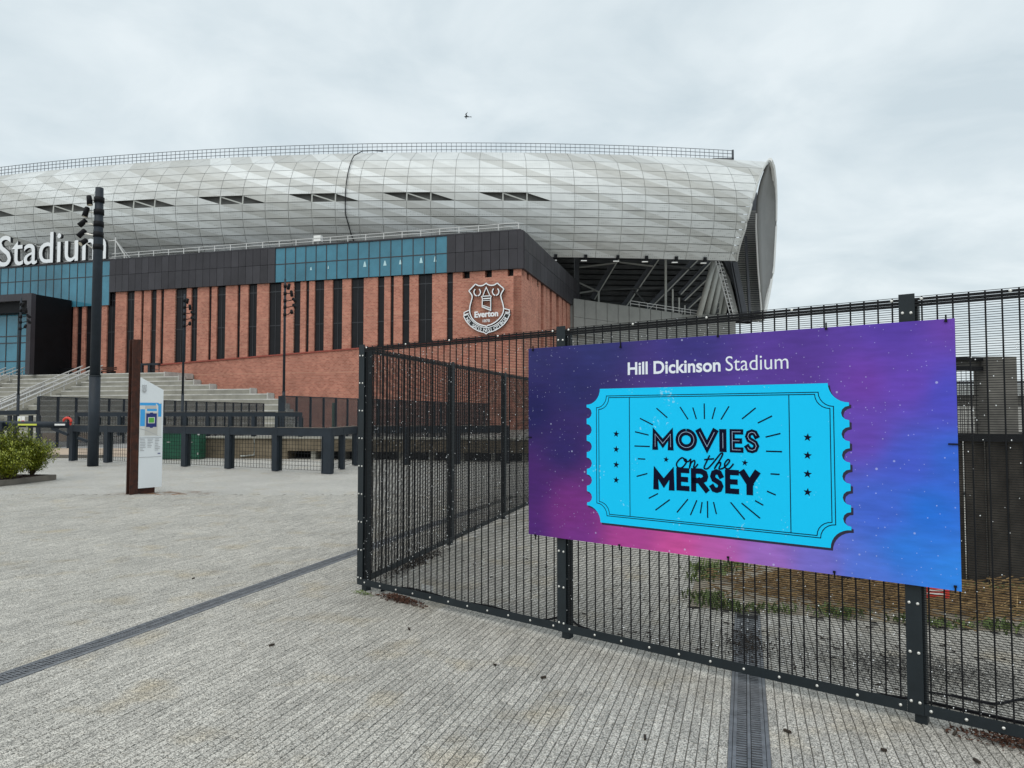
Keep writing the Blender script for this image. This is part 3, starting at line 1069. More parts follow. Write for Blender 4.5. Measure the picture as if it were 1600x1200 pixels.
def build_open_end():
    root = stadium
    # hollow end of the roof: curved inner soffit with a pale rim
    ys = [250, 260, 285, 310, 354, 420, 456, 480, 500]
    A = [1201, 1196, 1187, 1182, 1181, 1184, 1187, 1189, 1190]
    B = [1203, 1207, 1210, 1211, 1210.5, 1207, 1201, 1196, 1191]
    dA = [101.5, 102, 103, 104, 105, 106, 107, 107.5, 108]
    dB = [102, 104, 107, 109, 111, 111, 110, 109, 108.5]
    V = []; Fs = []; nC = 5
    Yf = np.linspace(250, 500, 25)
    for y in Yf:
        xa, xb, da, db = (np.interp(y, ys, q) for q in (A, B, dA, dB))
        for c in range(nC + 1):
            u = c / nC
            V.append(at(xa + (xb - xa) * u, y, da + (db - da) * u + 1.2 * math.sin(u * math.pi)))
    for i in range(len(Yf) - 1):
        for c in range(nC):
            b = i * (nC + 1) + c
            Fs.append((b, b + 1, b + nC + 2, b + nC + 1))
    s = MB(); s.add(V, Fs); so = s.build('end_soffit', M['soffit'], root, smooth=True)
    md = so.modifiers.new('thickness', 'SOLIDIFY'); md.thickness = 0.3
    rim = MB(); rim.tube([at(np.interp(y, ys, B), y, np.interp(y, ys, dB)) for y in Yf], 0.38, 6)
    rim.build('soffit_rim', M['rim'], root)
    rim = MB(); rim.tube([at(np.interp(y, ys, A) + .3, y, np.interp(y, ys, dA)) for y in Yf[8:]], 0.13, 6)
    rim.build('soffit_rim', M['rim'], root)
    # louvred stair screen between roof skin and soffit
    sc = MB()
    for k, y in enumerate(np.linspace(330, 500, 60)):
        xl = np.interp(y, [330, 405, 500], [1172, 1146, 1168]); xr = np.interp(y, ys, A)
        p, q = at(xl, y, 109), at(xr + 1, y, 110)
        sc.bar(p, q, 0.1, 0.1)
    sc.build('louvre_screen', M['column'], root, kind='stuff')
    bk = MB(); bk.prism([at(1183, 300, 112), at(1146, 402, 112), at(1128, 402, 112), at(1175, 502, 112), at(1193, 502, 112), at(1184, 400, 112)], (0, 1, 0))
    bk.build('screen_backing', M['steel'], root)
    for x0, y0, x1, y1, w in ((1147, 410, 1165, 502, .9), (1165, 370, 1172, 502, .35), (1142, 408, 1160, 502, .3)):
        b = MB(); b.bar(at(x0, y0, 107.5), at(x1, y1, 107.5), w, .4, up=(0, -1, 0)); b.build('steel_strut', M['steel'], root)
    # raking pale columns
    for k, (xt, yt, xb) in enumerate(((1116, 407, 1091), (1122, 415, 1102), (1127, 428, 1112), (1131, 442, 1120), (1136, 458, 1129), (1140, 468, 1135))):
        c = MB(); c.tube([at(xt, yt, 104 + k * 2.2), at(xb - .6, 500, 104 + k * 2.2)], 0.42, 10); c.build('raking_column', M['column'], root, smooth=True)
    # pale strip painted for bright sky showing between columns and screen
    st = MB(); st.prism([at(1126, 406, 113), at(1133, 406, 113), at(1156, 500, 113), at(1148, 500, 113)], (0, .3, 0)); st.build('sky_gap_strip', M['rim'], root)
    ladder = MB()
    for k in range(15):
        y = 412 + k * 6
        x = 1119 + (y - 406) * .26
        ladder.bar(at(x, y, 103.5), at(x + 9, y + 1, 103.5), .09)
    for dx in (0, 5):
        ladder.bar(at(1117 + dx, 404, 103.4), at(1143 + dx, 500, 103.4), .12)
    ladder.build('stair_handrail', M['white_rail'], root)
    # underside of the stand behind: stepped slabs, raking beams, posts
    for k in range(13):
        y = 400 + k * 8.3
        b = MB()
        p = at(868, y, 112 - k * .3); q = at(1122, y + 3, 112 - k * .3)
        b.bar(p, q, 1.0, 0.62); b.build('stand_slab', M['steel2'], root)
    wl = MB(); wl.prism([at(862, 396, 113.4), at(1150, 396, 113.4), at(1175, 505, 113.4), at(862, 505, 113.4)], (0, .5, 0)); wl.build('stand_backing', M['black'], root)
    for x0, y0, x1, y1, w in ((966, 400, 925, 468, .8), (1029, 400, 974, 480, .9), (1088, 405, 1010, 484, .9), (1112, 404, 1060, 460, .45), (1118, 420, 1066, 470, .3), (1112, 445, 1072, 482, .3)):
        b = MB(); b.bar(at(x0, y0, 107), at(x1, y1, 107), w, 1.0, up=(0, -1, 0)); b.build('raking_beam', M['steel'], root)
        b = MB(); b.bar(at(x0 + 4, y0, 106.2), at(x1 + 4, y1, 106.2), .16, .2, up=(0, -1, 0)); b.build('beam_flange', M['column'], root)
    for x, y0, w in ((1040, 404, .32), (1051, 452, .22), (1061, 465, .2), (1070, 477, .18), (935.5, 455, .25), (901, 404, .7)):
        b = MB(); b.bar(at(x, y0, 105.2), at(x, 500, 105.2), w); b.build('steel_post', M['column'] if w < .6 else M['steel'], root)
    for x0, y0, x1, y1 in ((905, 442, 935, 456), (905, 458, 930, 454), (992, 455, 1014, 480), (940, 453, 1045, 449), (968, 410, 1020, 416), (1030, 413, 1085, 421), (905, 418, 962, 411)):
        b = MB(); b.bar(at(x0, y0, 106), at(x1, y1, 106), .22); b.build('steel_brace', M['steel2'] if y0 % 2 else M['grey_wall'], root)
    # grey parapet wall of the concourse, panel by panel
    P0 = at(896, 466, 100); P1 = at(1066, 490, 104.6)
    n = 10
    for k in range(n):
        a = P0 + (P1 - P0) * (k / n + .002); b = P0 + (P1 - P0) * ((k + 1) / n - .002)
        for z0, z1 in ((0, 1), (1, 2)):
            h = 2.6
            m = MB()
            m.hexa([(a[0], a[1], a[2] - h * (2 - z0) + .02), (b[0], b[1], b[2] - h * (2 - z0) + .02), (b[0], b[1] + .3, b[2] - h * (2 - z0) + .02), (a[0], a[1] + .3, a[2] - h * (2 - z0) + .02),
                    (a[0], a[1], a[2] - h * (2 - z1) - .02), (b[0], b[1], b[2] - h * (2 - z1) - .02), (b[0], b[1] + .3, b[2] - h * (2 - z1) - .02), (a[0], a[1] + .3, a[2] - h * (2 - z1) - .02)])
            m.build('parapet_panel', M['grey_wall'], root)
    low = MB(); low.prism([(P0[0] - .5, P0[1] + .4, 0), (P1[0] + 8, P1[1] + .4, 0), (P1[0] + 8, P1[1] + .4, P1[2] - .1), (P1[0], P1[1] + .4, P1[2] - .1), (P0[0] - .5, P0[1] + .4, P0[2] - .1)], (0, .3, 0))
    low.build('concourse_wall', M['grey_wall'], root)
    rl = MB()
    Q0 = at(985, 478, 102.6); Q1 = at(1092, 494, 105)
    for dz in (0.35, 0.75):
        rl.bar(Q0 + np.array([0, 0, dz]), Q1 + np.array([0, 0, dz]), .08)
    for k in range(9):
        p = Q0 + (Q1 - Q0) * k / 8; rl.bar(p, p + np.array([0, 0, .75]), .07)
    rl.build('parapet_rail', M['white_rail'], root)


build_open_end()


# ------------------------------------------------------------------ roof-top letters and crest (things fixed to the stadium)
def build_letters():
    sr, zr = fac(167.5, 409, 0.25)
    sl, zl = fac(-1, 422, 0.25)
    t = thing('roof_sign', 'large white letters spelling Stadium on a frame along the roof edge', 'sign', Fp((sl + sr) / 2, 0.25, zr))
    let = text_letters('Stadium', 0.002, 0.06)
    W = max(v[:, 0].max() for _, v, _, _ in let)
    k = (sl - sr) / W
    zb = min(zl, zr) - .05
    for ch, v, f, nz in let:
        m = MB()
        pts = [Fp(sl - p[0] * k, 0.3 + p[2] * 3.2, ZT + 0.22 + p[1] * k * 1.02) for p in v]
        b = 0
        m.v = [tuple(p) for p in pts]; m.f = list(f); m.m = [0 if z > .5 else 1 for z in nz]
        me = bpy.data.meshes.new('letter')
        org = np.array(m.v).mean(0)
        me.from_pydata([tuple(np.array(p) - org) for p in m.v], [], m.f)
        me.materials.append(M['letter']); me.materials.append(M['letter_side'])
        me.polygons.foreach_set('material_index', m.m)
        place('letter', me, t, org)
    fr = MB()
    for z in (0.35, 2.6):
        fr.bar(Fp(sr - .9, -.1, ZT + z), Fp(sl + 3, -.1, ZT + z), .14)
    s = sr - .9
    while s < sl + 2:
        fr.bar(Fp(s, -.1, ZT), Fp(s, -.1, ZT + 3.0), .12)
        fr.bar(Fp(s, -.1, ZT + 2.6), Fp(s - 1.2 if s < sr else s, -1.9, ZT), .1)
        s += 2.2
    fr.bar(Fp(sr - .9, -.1, ZT + 2.6), Fp(sr - 2.8, -.1, ZT + .1), .12)
    fr.build('support_frame', M['white_rail'], t)


build_letters()


def build_crest():
    q = 0.42
    def C(x, y):               # measured on a 12x enlargement
        s, z = fac(700 + x / 12, 430 + y / 12, q)
        return Fp(s, q, z)
    t = thing('crest_sign', 'white outline club crest with tower, wreaths and motto scroll on brick corner', 'crest', C(718, 600))
    D = 0.34
    def rib(pts, w, closed=False, name='outline', depth=D, sm=0, material=None):
        P = [C(*p) for p in pts]
        if sm:
            P = smooth(P, sm)
        m = MB(); ribbon(m, P, w, FN, closed, depth)
        me = m.mesh(name, [M['letter'], M['letter_side']])
        for pl in me.polygons:
            pl.material_index = 0 if abs(Vector(pl.normal).dot(Vector(FN))) > .9 else 1
        place(name, me, t, (0, 0, 0))
    def smooth(P, k):
        A = np.array(P); n = (len(A) - 1) * k
        return [catmull(A, j / n) for j in range(n + 1)]
    W = 0.125
    top = [(515, 165), (570, 195), (640, 195), (690, 170), (716, 150), (740, 170), (800, 190), (870, 180), (922, 145)]
    right = [(922, 145), (1050, 258)]
    rs = [(1050, 258), (1000, 340), (990, 400), (1020, 510), (1040, 600), (1035, 690), (990, 780), (900, 870), (800, 925), (745, 940), (718, 968)]
    ls = [(515, 165), (390, 295)]
    lsd = [(390, 295), (445, 370), (450, 430), (420, 540), (405, 640), (415, 730), (460, 820), (550, 900), (650, 940), (700, 950), (718, 968)]
    rib(top, W, sm=3); rib(right, W); rib(ls, W); rib(rs, W, sm=3); rib(lsd, W, sm=3)
    # tower
    rib([(650, 395), (716, 225), (790, 395)], .1, name='tower_roof')
    rib([(630, 405), (640, 395), (800, 385), (808, 400), (800, 420), (800, 660), (640, 595), (645, 430)], .1, True, 'tower_wall')
    rib([(660, 440), (790, 432)], .12, name='tower_window'); rib([(655, 475), (795, 470)], .07, name='tower_window')
    rib([(645, 562), (800, 615)], .07, name='tower_base')
    for k in range(6):
        x = 665 + k * 24; y0 = 572 + k * 8
        rib([(x, y0), (x, y0 + 26)], .05, name='tower_base')
    # wreaths
    for cx, cy in ((548, 320), (893, 310)):
        for sg in (-1, 1):
            rib([(cx + sg * 38, cy - 60), (cx + sg * 62, cy - 10), (cx + sg * 45, cy + 45), (cx + sg * 8, cy + 68)], .12, name='wreath', sm=3)
    # scroll
    def arc(r0, a0, a1, n=18):
        return [(722 + r0 * 1.0 * math.sin(a), 580 + r0 * math.cos(a) * 1.0) for a in np.linspace(a0, a1, n)]
    out = [(290, 765), (340, 860), (430, 960), (560, 1040), (680, 1075), (716, 1100), (750, 1075), (880, 1035), (1010, 950), (1100, 850), (1160, 730)]
    inn = [(370, 735), (410, 800), (480, 880), (580, 945), (716, 985), (860, 945), (960, 880), (1030, 800), (1075, 715)]
    rib(out, .1, sm=3, name='scroll_edge'); rib(inn, .08, sm=3, name='scroll_edge')
    rib([(290, 765), (370, 735)], .09, name='scroll_end'); rib([(1160, 730), (1075, 715)], .09, name='scroll_end')
    rib([(395, 655), (300, 700), (300, 745), (385, 715)], .1, name='scroll_end')
    rib([(1050, 625), (1150, 650), (1150, 700), (1070, 690)], .1, name='scroll_end')
    # dark band of the scroll
    band = MB()
    po = smooth([C(*p) for p in out], 3); pi_ = smooth([C(*p) for p in inn], 3)
    no, ni = len(po), len(pi_)
    for k in range(30):
        a = po[int(k / 30 * (no - 1))]; b = po[int((k + 1) / 30 * (no - 1))]
        c = pi_[int((k + 1) / 30 * (ni - 1))]; d = pi_[int(k / 30 * (ni - 1))]
        band.hexa([p - FN * .3 for p in (a, b, c, d)] + [p - FN * .12 for p in (a, b, c, d)])
    band.build('scroll', M['letter_side'], t)
    # words
    def word(txt, p_l, p_r, hscale, off, name):
        let = text_letters(txt, off, 0.02)
        Wd = max(v[:, 0].max() for _, v, _, _ in let)
        A = C(*p_l); B = C(*p_r); ex = (B - A) / Wd; k = np.linalg.norm(ex)
        m = MB()
        for _, v, f, nz in let:
            m.add([A + ex * p[0] + UP * p[1] * k * hscale + FN * (p[2] * 4) for p in v], f)
        m.build(name, M['letter'], t)
    word('Everton', (500, 795), (942, 765), 1.05, .028, 'club_name')
    word('1878', (655, 885), (785, 878), 1.0, .0, 'year')
    motto = 'NIL SATIS NISI OPTIMUM'
    midline = smooth([C(*p) for p in [(345, 800), (400, 880), (490, 955), (600, 1005), (716, 1030), (840, 1005), (950, 945), (1040, 860), (1095, 780)]], 4)
    cum = np.r_[0, np.cumsum([np.linalg.norm(b - a) for a, b in zip(midline[:-1], midline[1:])])]
    m = MB()
    for k, ch in enumerate(motto):
        if ch == ' ': continue
        d = cum[-1] * (0.02 + .96 * (k + .3) / len(motto))
        j = min(int(np.searchsorted(cum, d)), len(midline) - 1); j = max(j, 1)
        u = (d - cum[j - 1]) / (cum[j] - cum[j - 1])
        p = midline[j - 1] * (1 - u) + midline[j] * u
        ex = midline[j] - midline[j - 1]; ex /= np.linalg.norm(ex); ey = np.cross(FN, ex)
        if ey[2] < 0: ey = -ey
        v, f, nz = text_geo(ch, .015, .01)
        w = v[:, 0].max() + v[:, 0].min()
        m.add([p + ex * (q_[0] - w / 2) * .5 + ey * (q_[1] - .35) * .5 + FN * (q_[2] * 3 - .05) for q_ in v], f)
    m.build('motto', M['letter'], t)


build_crest()


# ------------------------------------------------------------------ terraces in front of the stadium
def build_terrace():
    t = thing('terrace', 'stepped grey concrete terrace rising to the brick stadium wall', 'terrace', Fp(55, 10, 0))
    ends_px = [(256, 585), (278, 591), (302, 597), (326.5, 604), (390, 609), (417, 616), (435, 624)]
    RI, TR = 0.55, 1.3
    sA = (62.3, 65.6)      # stair slots cut in the benches
    sB = (50.3, 53.6)
    prev = None
    for i in range(11):
        q1 = 5.0 + TR * i; q0 = 0.09 if i == 0 else q1 - TR
        z = PLAZA - .05 - RI * i
        if i < len(ends_px):
            e = fac(*ends_px[i], q1)[0]
        else:
            e = fac(435 + 6 * (i - 6), 626, q1)[0]
        segs = [(e, 88)] if i == 0 else [(e, sB[0]), (sB[1], sA[0]), (sA[1], 88)]
        for a, b in segs:
            m = MB(); fbox(m, a, b, q0 + (0.003 if i else 0), q1, 0, z)
            m.build('bench_step', M['concrete'], t)
            nz = MB(); fbox(nz, a - .02, b, q1 - .14, q1 + .02, z - .1, z + .02)
            nz.build('nosing', M['concrete_pale'], t)
        cap = MB(); fbox(cap, e - .12, e - .005, q0 + .3, q1 + .02, z - RI, z + .1); cap.build('end_cap', M['concrete_pale'], t)
    for (a, b) in (sA, sB):
        zf = PLAZA - .05 - RI * 10
        for j in range(21):
            z = PLAZA - .05 - RI / 2 * (j + 1); q = 5.0 + TR / 2 * j
            m = MB(); fbox(m, a + .01, b - .01, q, q + TR / 2, 0, max(z, .05)); m.build('stair_tread', M['concrete'], t)
        for sx in (a + .15, b - .15, (a + b) / 2):
            h = MB()
            def H(u, dz): return Fp(sx, 4.6 + u * 13.4, PLAZA + .95 - u * RI * 10.3 + dz)
            h.tube([H(0, 0), H(1, 0)], .07, 6); h.tube([H(0, -.4), H(1, -.4)], .05, 6)
            for u in np.linspace(.02, .98, 9):
                h.bar(H(u, 0), H(u, -.95), .07)
            h.build('handrail', M['white_rail'], t)
        # pale side wall of the lower flight
        w = MB()
        sx = b + .2
        w.prism([Fp(sx, 9.2, 0), Fp(sx, 17.5, 0), Fp(sx, 17.5, 1.5), Fp(sx, 9.2, 5.3)], FD * .25)
        w.build('stair_wall', M['concrete_pale'], t)
    g = MB()
    for k in range(5):
        g.bar(fp_b(k), fp_b(k) + UP * 1.0, .12)
    return t


def fp_b(k): return Fp(55 + k, 1.5, PLAZA)


build_terrace()


def build_plaza_things():
    # picnic style benches and a dark frame on the plaza by the wall
    for i, (px, lab) in enumerate(((167, 'brown slatted bench on the plaza beside the lamp post'), (101, 'dark bench on the plaza against the black porch wall'))):
        s, z = fac(px, 583, 2.2)
        t = thing('bench', lab, 'bench', Fp(s, 2.2, PLAZA - .05), 'plaza benches')
        m = MB()
        for k in range(3): fbox(m, s - 1.2, s + 1.2, 2.0 + k * .22, 2.18 + k * .22, PLAZA + .38, PLAZA + .45)
        m.build('seat', M['corten'] if i == 0 else M['black'], t)
        m = MB()
        for k in range(2): fbox(m, s - 1.2, s + 1.2, 1.9, 1.95, PLAZA + .6 + k * .2, PLAZA + .75 + k * .2)
        m.build('backrest', M['corten'] if i == 0 else M['black'], t)
        for sx in (s - 1, s + 1):
            m = MB(); fbox(m, sx - .05, sx + .05, 1.9, 2.6, PLAZA - .05, PLAZA + .38); m.build('leg', M['black'], t)
    sl, sr = fac(222, 583, 1.5)[0], fac(249, 583, 1.5)[0]
    t = thing('goal_frame', 'dark square metal frame standing on the plaza by the brick plinth', 'frame', Fp((sl + sr) / 2, 1.5, PLAZA - .05))
    for s in (sl, (sl * .55 + sr * .45), sr):
        m = MB(); fbox(m, s - .16, s + .16, 1.4, 1.7, PLAZA - .05, PLAZA + (1.25 if s != sr else 1.1)); m.build('post', M['rail'], t) if s != sr else None
    m = MB(); fbox(m, sr - .05, sl + .16, 1.4, 1.72, PLAZA + 1.1, PLAZA + 1.35); m.build('top_rail', M['rail'], t)
    m = MB()
    for z in (.05, .5): fbox(m, sr, sl - 1, 1.5, 1.56, PLAZA + z, PLAZA + z + .06)
    fbox(m, sr, sr + .06, 1.5, 1.56, PLAZA, PLAZA + 1.1)
    m.build('bars', M['rail'], t)


build_plaza_things()


# ================================================================== FOREGROUND MESH FENCE
FH = 2.353
FD3 = np.array([*FENCE_D, 0]); FN3 = np.array([*FENCE_N, 0])
SPAN = float(np.linalg.norm(F2 - F0)) / 2
FANG = math.atan2(FENCE_D[1], FENCE_D[0])
bolt_mb = MB()
_n = 8
for rr_, zz_ in ((0.0085, 0.0), (0.0078, 0.004), (0.004, 0.0065)):
    pass
_v = []; _f = []
for j, (rr_, zz_) in enumerate(((0.0088, 0.0), (0.0078, 0.0045), (0.0042, 0.0072))):
    for k in range(_n):
        _v.append((rr_ * math.cos(2 * math.pi * k / _n), -zz_, rr_ * math.sin(2 * math.pi * k / _n)))
for j in range(2):
    for k in range(_n):
        _f.append((j * _n + k, j * _n + (k + 1) % _n, (j + 1) * _n + (k + 1) % _n, (j + 1) * _n + k))
_f.append(tuple(2 * _n + k for k in range(_n)))
bolt_mb.add(_v, _f)
BOLT = bolt_mb.mesh('bolt', M['bolt'], smooth=False)


def fence_run(label, p0, d, npan, last_frac, singles, droplets, first_post=True, post_from=0, seed=1, drops_gain=1.0):
    """mesh fence: p0 start, d unit direction, panels of SPAN; the camera side is the normal nearest the eye"""
    d = np.array([*d, 0.0]); n = np.array([d[1], -d[0], 0.0])
    if np.dot(n[:2], -p0) < 0:
        n = -n
    rz = math.atan2(-n[0], n[1]) + math.pi       # local -Y faces the eye
    p0 = np.array([*p0, 0.0])
    t = thing('mesh_fence', label, 'fence', p0)
    def P(u, q, z): return p0 + d * u + n * q + UP * z
    AX = (d, n, UP)
    z0, z1 = 0.055, FH
    post = MB(); post.box((0, 0.04, FH / 2 - .01), (0.06, 0.065, FH - 0.02)); post_me = post.mesh('post', M['post'])
    clamp = MB(); clamp.box((0, -0.006, FH / 2 + .035), (0.08, 0.008, FH - .035)); clamp_me = clamp.mesh('clamp_bar', M['post'])
    vw = MB(); vw.box((0, 0, (z0 + z1) / 2), (0.008, 0.006, z1 - z0)); vw_me = vw.mesh('vertical_wire', M['wire'])
    rr = random.Random(seed)
    drops = MB()
    for k in range(npan + 1):
        u = k * SPAN
        if k <= npan - (1 if last_frac < 1 else 0) and (k or first_post):
            off = 0.012 if k == 0 else 0
            place('post', post_me, t, P(u + off + (.03 if k == 0 else .022), 0, 0), rotz=rz)
            cb = place('clamp_bar', clamp_me, t, P(u, 0, 0), rotz=rz)
            for bz in np.arange(0.12, FH, 0.268):
                for bx in (-0.021, 0.021):
                    if singles:
                        place('bolt', BOLT, cb, P(u + bx, 0.0105, bz + (.0 if bx < 0 else -.002)), rotz=rz)
        if k == npan:
            break
        L = SPAN if k < npan - 1 else SPAN * last_frac
        a, b = u + 0.004, u + L - 0.004
        # verticals
        nv = int(round(L / 0.0738))
        hw = MB()
        for j in range(1, nv):
            uu = u + L * j / nv
            if singles:
                place('vertical_wire', vw_me, t, P(uu, 0, 0), rotz=rz)
            else:
                hw.box(P(uu, 0, (z0 + z1) / 2), (0.009, 0.009, z1 - z0), AX)
        # horizontals, close set
        nh = int((z1 - z0) / 0.0129)
        for j in range(nh + 1):
            z = z0 + (z1 - z0) * j / nh
            hw.box(P((a + b) / 2, -0.0045, z), (b - a, 0.003, 0.0031 if singles else 0.0048), AX)
            if droplets:
                m_ = rr.random()
                cnt = 0
                lam = drops_gain * (0.35 + 1.1 * max(0, math.sin(z * 3.1 + k))) 
                cnt = int(lam * L * 2.6 + rr.random())
                for _ in range(cnt):
                    uu = a + rr.random() * (b - a)
                    rad = rr.uniform(0.0018, 0.0042)
                    c = P(uu, 0.001, z - 0.004)
                    drops.add([c + np.array(o) * rad for o in ((1, 0, 0), (-1, 0, 0), (0, 1, 0), (0, -1, 0), (0, 0, 1), (0, 0, -1.3))],
                              [(0, 2, 4), (2, 1, 4), (1, 3, 4), (3, 0, 4), (2, 0, 5), (1, 2, 5), (3, 1, 5), (0, 3, 5)])
        hw.build('mesh_wires', M['wire'], t, kind='stuff')
        # top and bottom clamp rails
        for zz, h, nb, nm in ((0.085, 0.06, 11, 'bottom_rail'), (FH - 0.016, 0.014, 5, 'top_rail'), (FH - 0.05, 0.014, 0, 'top_rail'), (FH - 0.033, 0.01, 0, 'top_rail')):
            r_ = MB(); r_.box(P((a + b) / 2, 0.007 if nm == 'bottom_rail' else 0.005, zz), (b - a - (.076 if nm == 'bottom_rail' else .07), 0.007, h), AX)
            ro = r_.build(nm, M['post'] if nm == 'bottom_rail' else M['wire'], t)
            for j in range(nb):
                ub = a + .07 + (b - a - .14) * j / max(1, nb - 1)
                if singles:
                    place('bolt', BOLT, ro, P(ub, 0.0108, zz), rotz=rz)
    if droplets:
        drops.build('water_drops', M['drop'], t, kind='stuff')
    return t


fence_run('dark security mesh fence carrying the poster, nearest the camera', F0, FENCE_D, 3, 0.75, True, True, seed=4)
RETD = np.array([math.sin(R(16.3)), math.cos(R(16.3))])
fence_run('dark mesh fence turning away from the corner post behind the poster', F0 + RETD * 0.09, RETD, 4, 1.0, False, True, first_post=False, seed=9, drops_gain=.7)
RFD = np.array([math.cos(R(12)), -math.sin(R(12))])
fence_run('rear mesh fence closing the compound behind the poster', F0 + RETD * (0.09 + SPAN * 4), RFD, 4, 1.0, False, False, first_post=False, seed=11)


# ------------------------------------------------------------------ poster board
def build_poster():
    Q = 0.04
    def pl(px, py):
        h = hit(px, py, np.array([*F0, 0]) + FN3 * Q, FN3)
        return float(np.dot(h[:2] - F0, FENCE_D)), float(h[2])
    u0 = pl(826, 700)[0]; u1 = pl(1497, 700)[0]
    zb = (pl(826, 836)[1] + pl(1502, 922)[1]) / 2; zt = (pl(826, 545)[1] + pl(1490, 497)[1]) / 2
    W, H = u1 - u0, zt - zb
    org = np.array([*(F0 + FENCE_D * (u0 + W / 2)), zb]) + FN3 * Q
    t = thing('poster_board', 'purple and blue poster board with a bright blue cinema ticket on the mesh fence', 'poster', org)
    def P(x, y, q=0.0):        # x 0..W, y 0..H on the board face
        return np.array([*(F0 + FENCE_D * (u0 + x)), zb + y]) + FN3 * (Q + q)
    def I(px, py):             # photograph pixel -> board x, y
        u, z = pl(px, py); return u - u0, z - zb
    # board with its printed colour field
    nx, ny = 56, 30
    ctrl = [((826, 545), (44, 44, 104)), ((930, 545), (46, 48, 112)), ((1080, 530), (58, 50, 128)), ((1250, 525), (86, 56, 152)), ((1400, 505), (88, 60, 168)), ((1490, 500), (108, 66, 172)),
            ((832, 640), (26, 24, 88)), ((880, 700), (44, 32, 100)), ((900, 600), (38, 38, 100)), ((832, 760), (70, 30, 108)), ((830, 830), (78, 32, 116)), ((890, 800), (120, 44, 130)), ((900, 845), (120, 48, 138)),
            ((980, 850), (176, 66, 148)), ((1060, 865), (206, 80, 156)), ((1120, 880), (196, 96, 178)), ((1200, 885), (160, 108, 196)), ((1280, 893), (120, 112, 208)), ((1350, 900), (84, 120, 222)),
            ((1350, 600), (112, 62, 172)), ((1420, 600), (104, 68, 184)), ((1480, 620), (78, 78, 200)), ((1350, 680), (104, 70, 180)), ((1420, 720), (70, 92, 208)), ((1490, 720), (52, 106, 218)),
            ((1380, 800), (66, 104, 214)), ((1450, 800), (34, 116, 224)), ((1420, 860), (46, 126, 228)), ((1490, 900), (48, 138, 238)), ((1100, 700), (90, 50, 140)), ((1250, 580), (90, 56, 152))]
    def lin(c): c = c / 255; return c / 12.92 if c < .04045 else ((c + .055) / 1.055) ** 2.4
    cp = np.array([I(*c[0]) for c in ctrl]); cc = np.array([[lin(v) for v in c[1]] for c in ctrl])
    b = MB(); T = 0.004
    V = []; C = []
    for j in range(ny + 1):
        for i in range(nx + 1):
            x, y = W * i / nx, H * j / ny
            V.append(P(x, y))
            dd = ((cp - np.array([x, y])) ** 2).sum(1) + 0.004
            w = dd ** -1.6
            C.append((w[:, None] * cc).sum(0) / w.sum())
    Fs = [(j * (nx + 1) + i, j * (nx + 1) + i + 1, (j + 1) * (nx + 1) + i + 1, (j + 1) * (nx + 1) + i) for j in range(ny) for i in range(nx)]
    me = bpy.data.meshes.new('print_face')
    me.from_pydata([tuple(p - org) for p in V], [], Fs)
    ca = me.color_attributes.new('ink', 'FLOAT_COLOR', 'POINT')
    for i, c in enumerate(C):
        ca.data[i].color = (*c, 1)
    m = bpy.data.materials.new('poster_print'); m.use_nodes = True
    nt = m.node_tree; L = nt.links.new; bs = nt.nodes['Principled BSDF']
    bs.inputs['Roughness'].default_value = 0.5; bs.inputs['Specular IOR Level'].default_value = 0.25
    vc = N(nt, 'ShaderNodeVertexColor', layer_name='ink')
    geo = N(nt, 'ShaderNodeNewGeometry')
    last = vc.outputs[0]
    # printed starfield: three sizes of dots
    for scale, thr, keep in ((13, 0.11, 0.78), (30, 0.13, 0.80), (55, 0.17, 0.82)):
        v = N(nt, 'ShaderNodeTexVoronoi'); v.inputs['Scale'].default_value = scale
        L(geo.outputs['Position'], v.inputs['Vector'])
        sp = N(nt, 'ShaderNodeSeparateColor'); L(v.outputs['Color'], sp.inputs[0])
        g = N(nt, 'ShaderNodeMath', operation='GREATER_THAN'); g.inputs[1].default_value = keep; L(sp.outputs[0], g.inputs[0])
        mr = N(nt, 'ShaderNodeMapRange'); mr.inputs[1].default_value = thr; mr.inputs[2].default_value = thr * .55
        mr.inputs[3].default_value = 0; mr.inputs[4].default_value = 0.5
        L(v.outputs['Distance'], mr.inputs[0])
        mu = N(nt, 'ShaderNodeMath', operation='MULTIPLY'); L(g.outputs[0], mu.inputs[0]); L(mr.outputs[0], mu.inputs[1])
        mx = N(nt, 'ShaderNodeMix', data_type='RGBA'); L(mu.outputs[0], mx.inputs[0]); L(last, mx.inputs[6]); mx.inputs[7].default_value = (0.62, 0.66, 0.92, 1)
        last = mx.outputs[2]
    # soft cloudy ink texture, stretched along the board
    vt = N(nt, 'ShaderNodeMapping'); vt.inputs['Scale'].default_value = (3, 3, 14); L(geo.outputs['Position'], vt.inputs[0])
    n1 = N(nt, 'ShaderNodeTexNoise'); n1.inputs['Scale'].default_value = 2.2; n1.inputs['Detail'].default_value = 6; L(vt.outputs[0], n1.inputs['Vector'])
    mr = N(nt, 'ShaderNodeMapRange'); mr.inputs[1].default_value = .3; mr.inputs[2].default_value = .7; mr.inputs[3].default_value = .90; mr.inputs[4].default_value = 1.1; L(n1.outputs[0], mr.inputs[0])
    sc = N(nt, 'ShaderNodeVectorMath', operation='SCALE'); L(last, sc.inputs[0]); L(mr.outputs[0], sc.inputs['Scale'])
    L(sc.outputs[0], bs.inputs['Base Color'])
    me.materials.append(m)
    place('print_face', me, t, org)
    bk = MB(); bk.box((P(0, 0) + P(W, H)) / 2 - FN3 * (T / 2 + .0006), (W, T, H), (FD3, FN3, UP)); bk.build('backing_sheet', M['post'], t)

    INK = mat('navy_ink', (0.002, 0.003, 0.02), 0.6, spec=0.1)
    CY = bpy.data.materials.new('cyan_ink'); CY.use_nodes = True
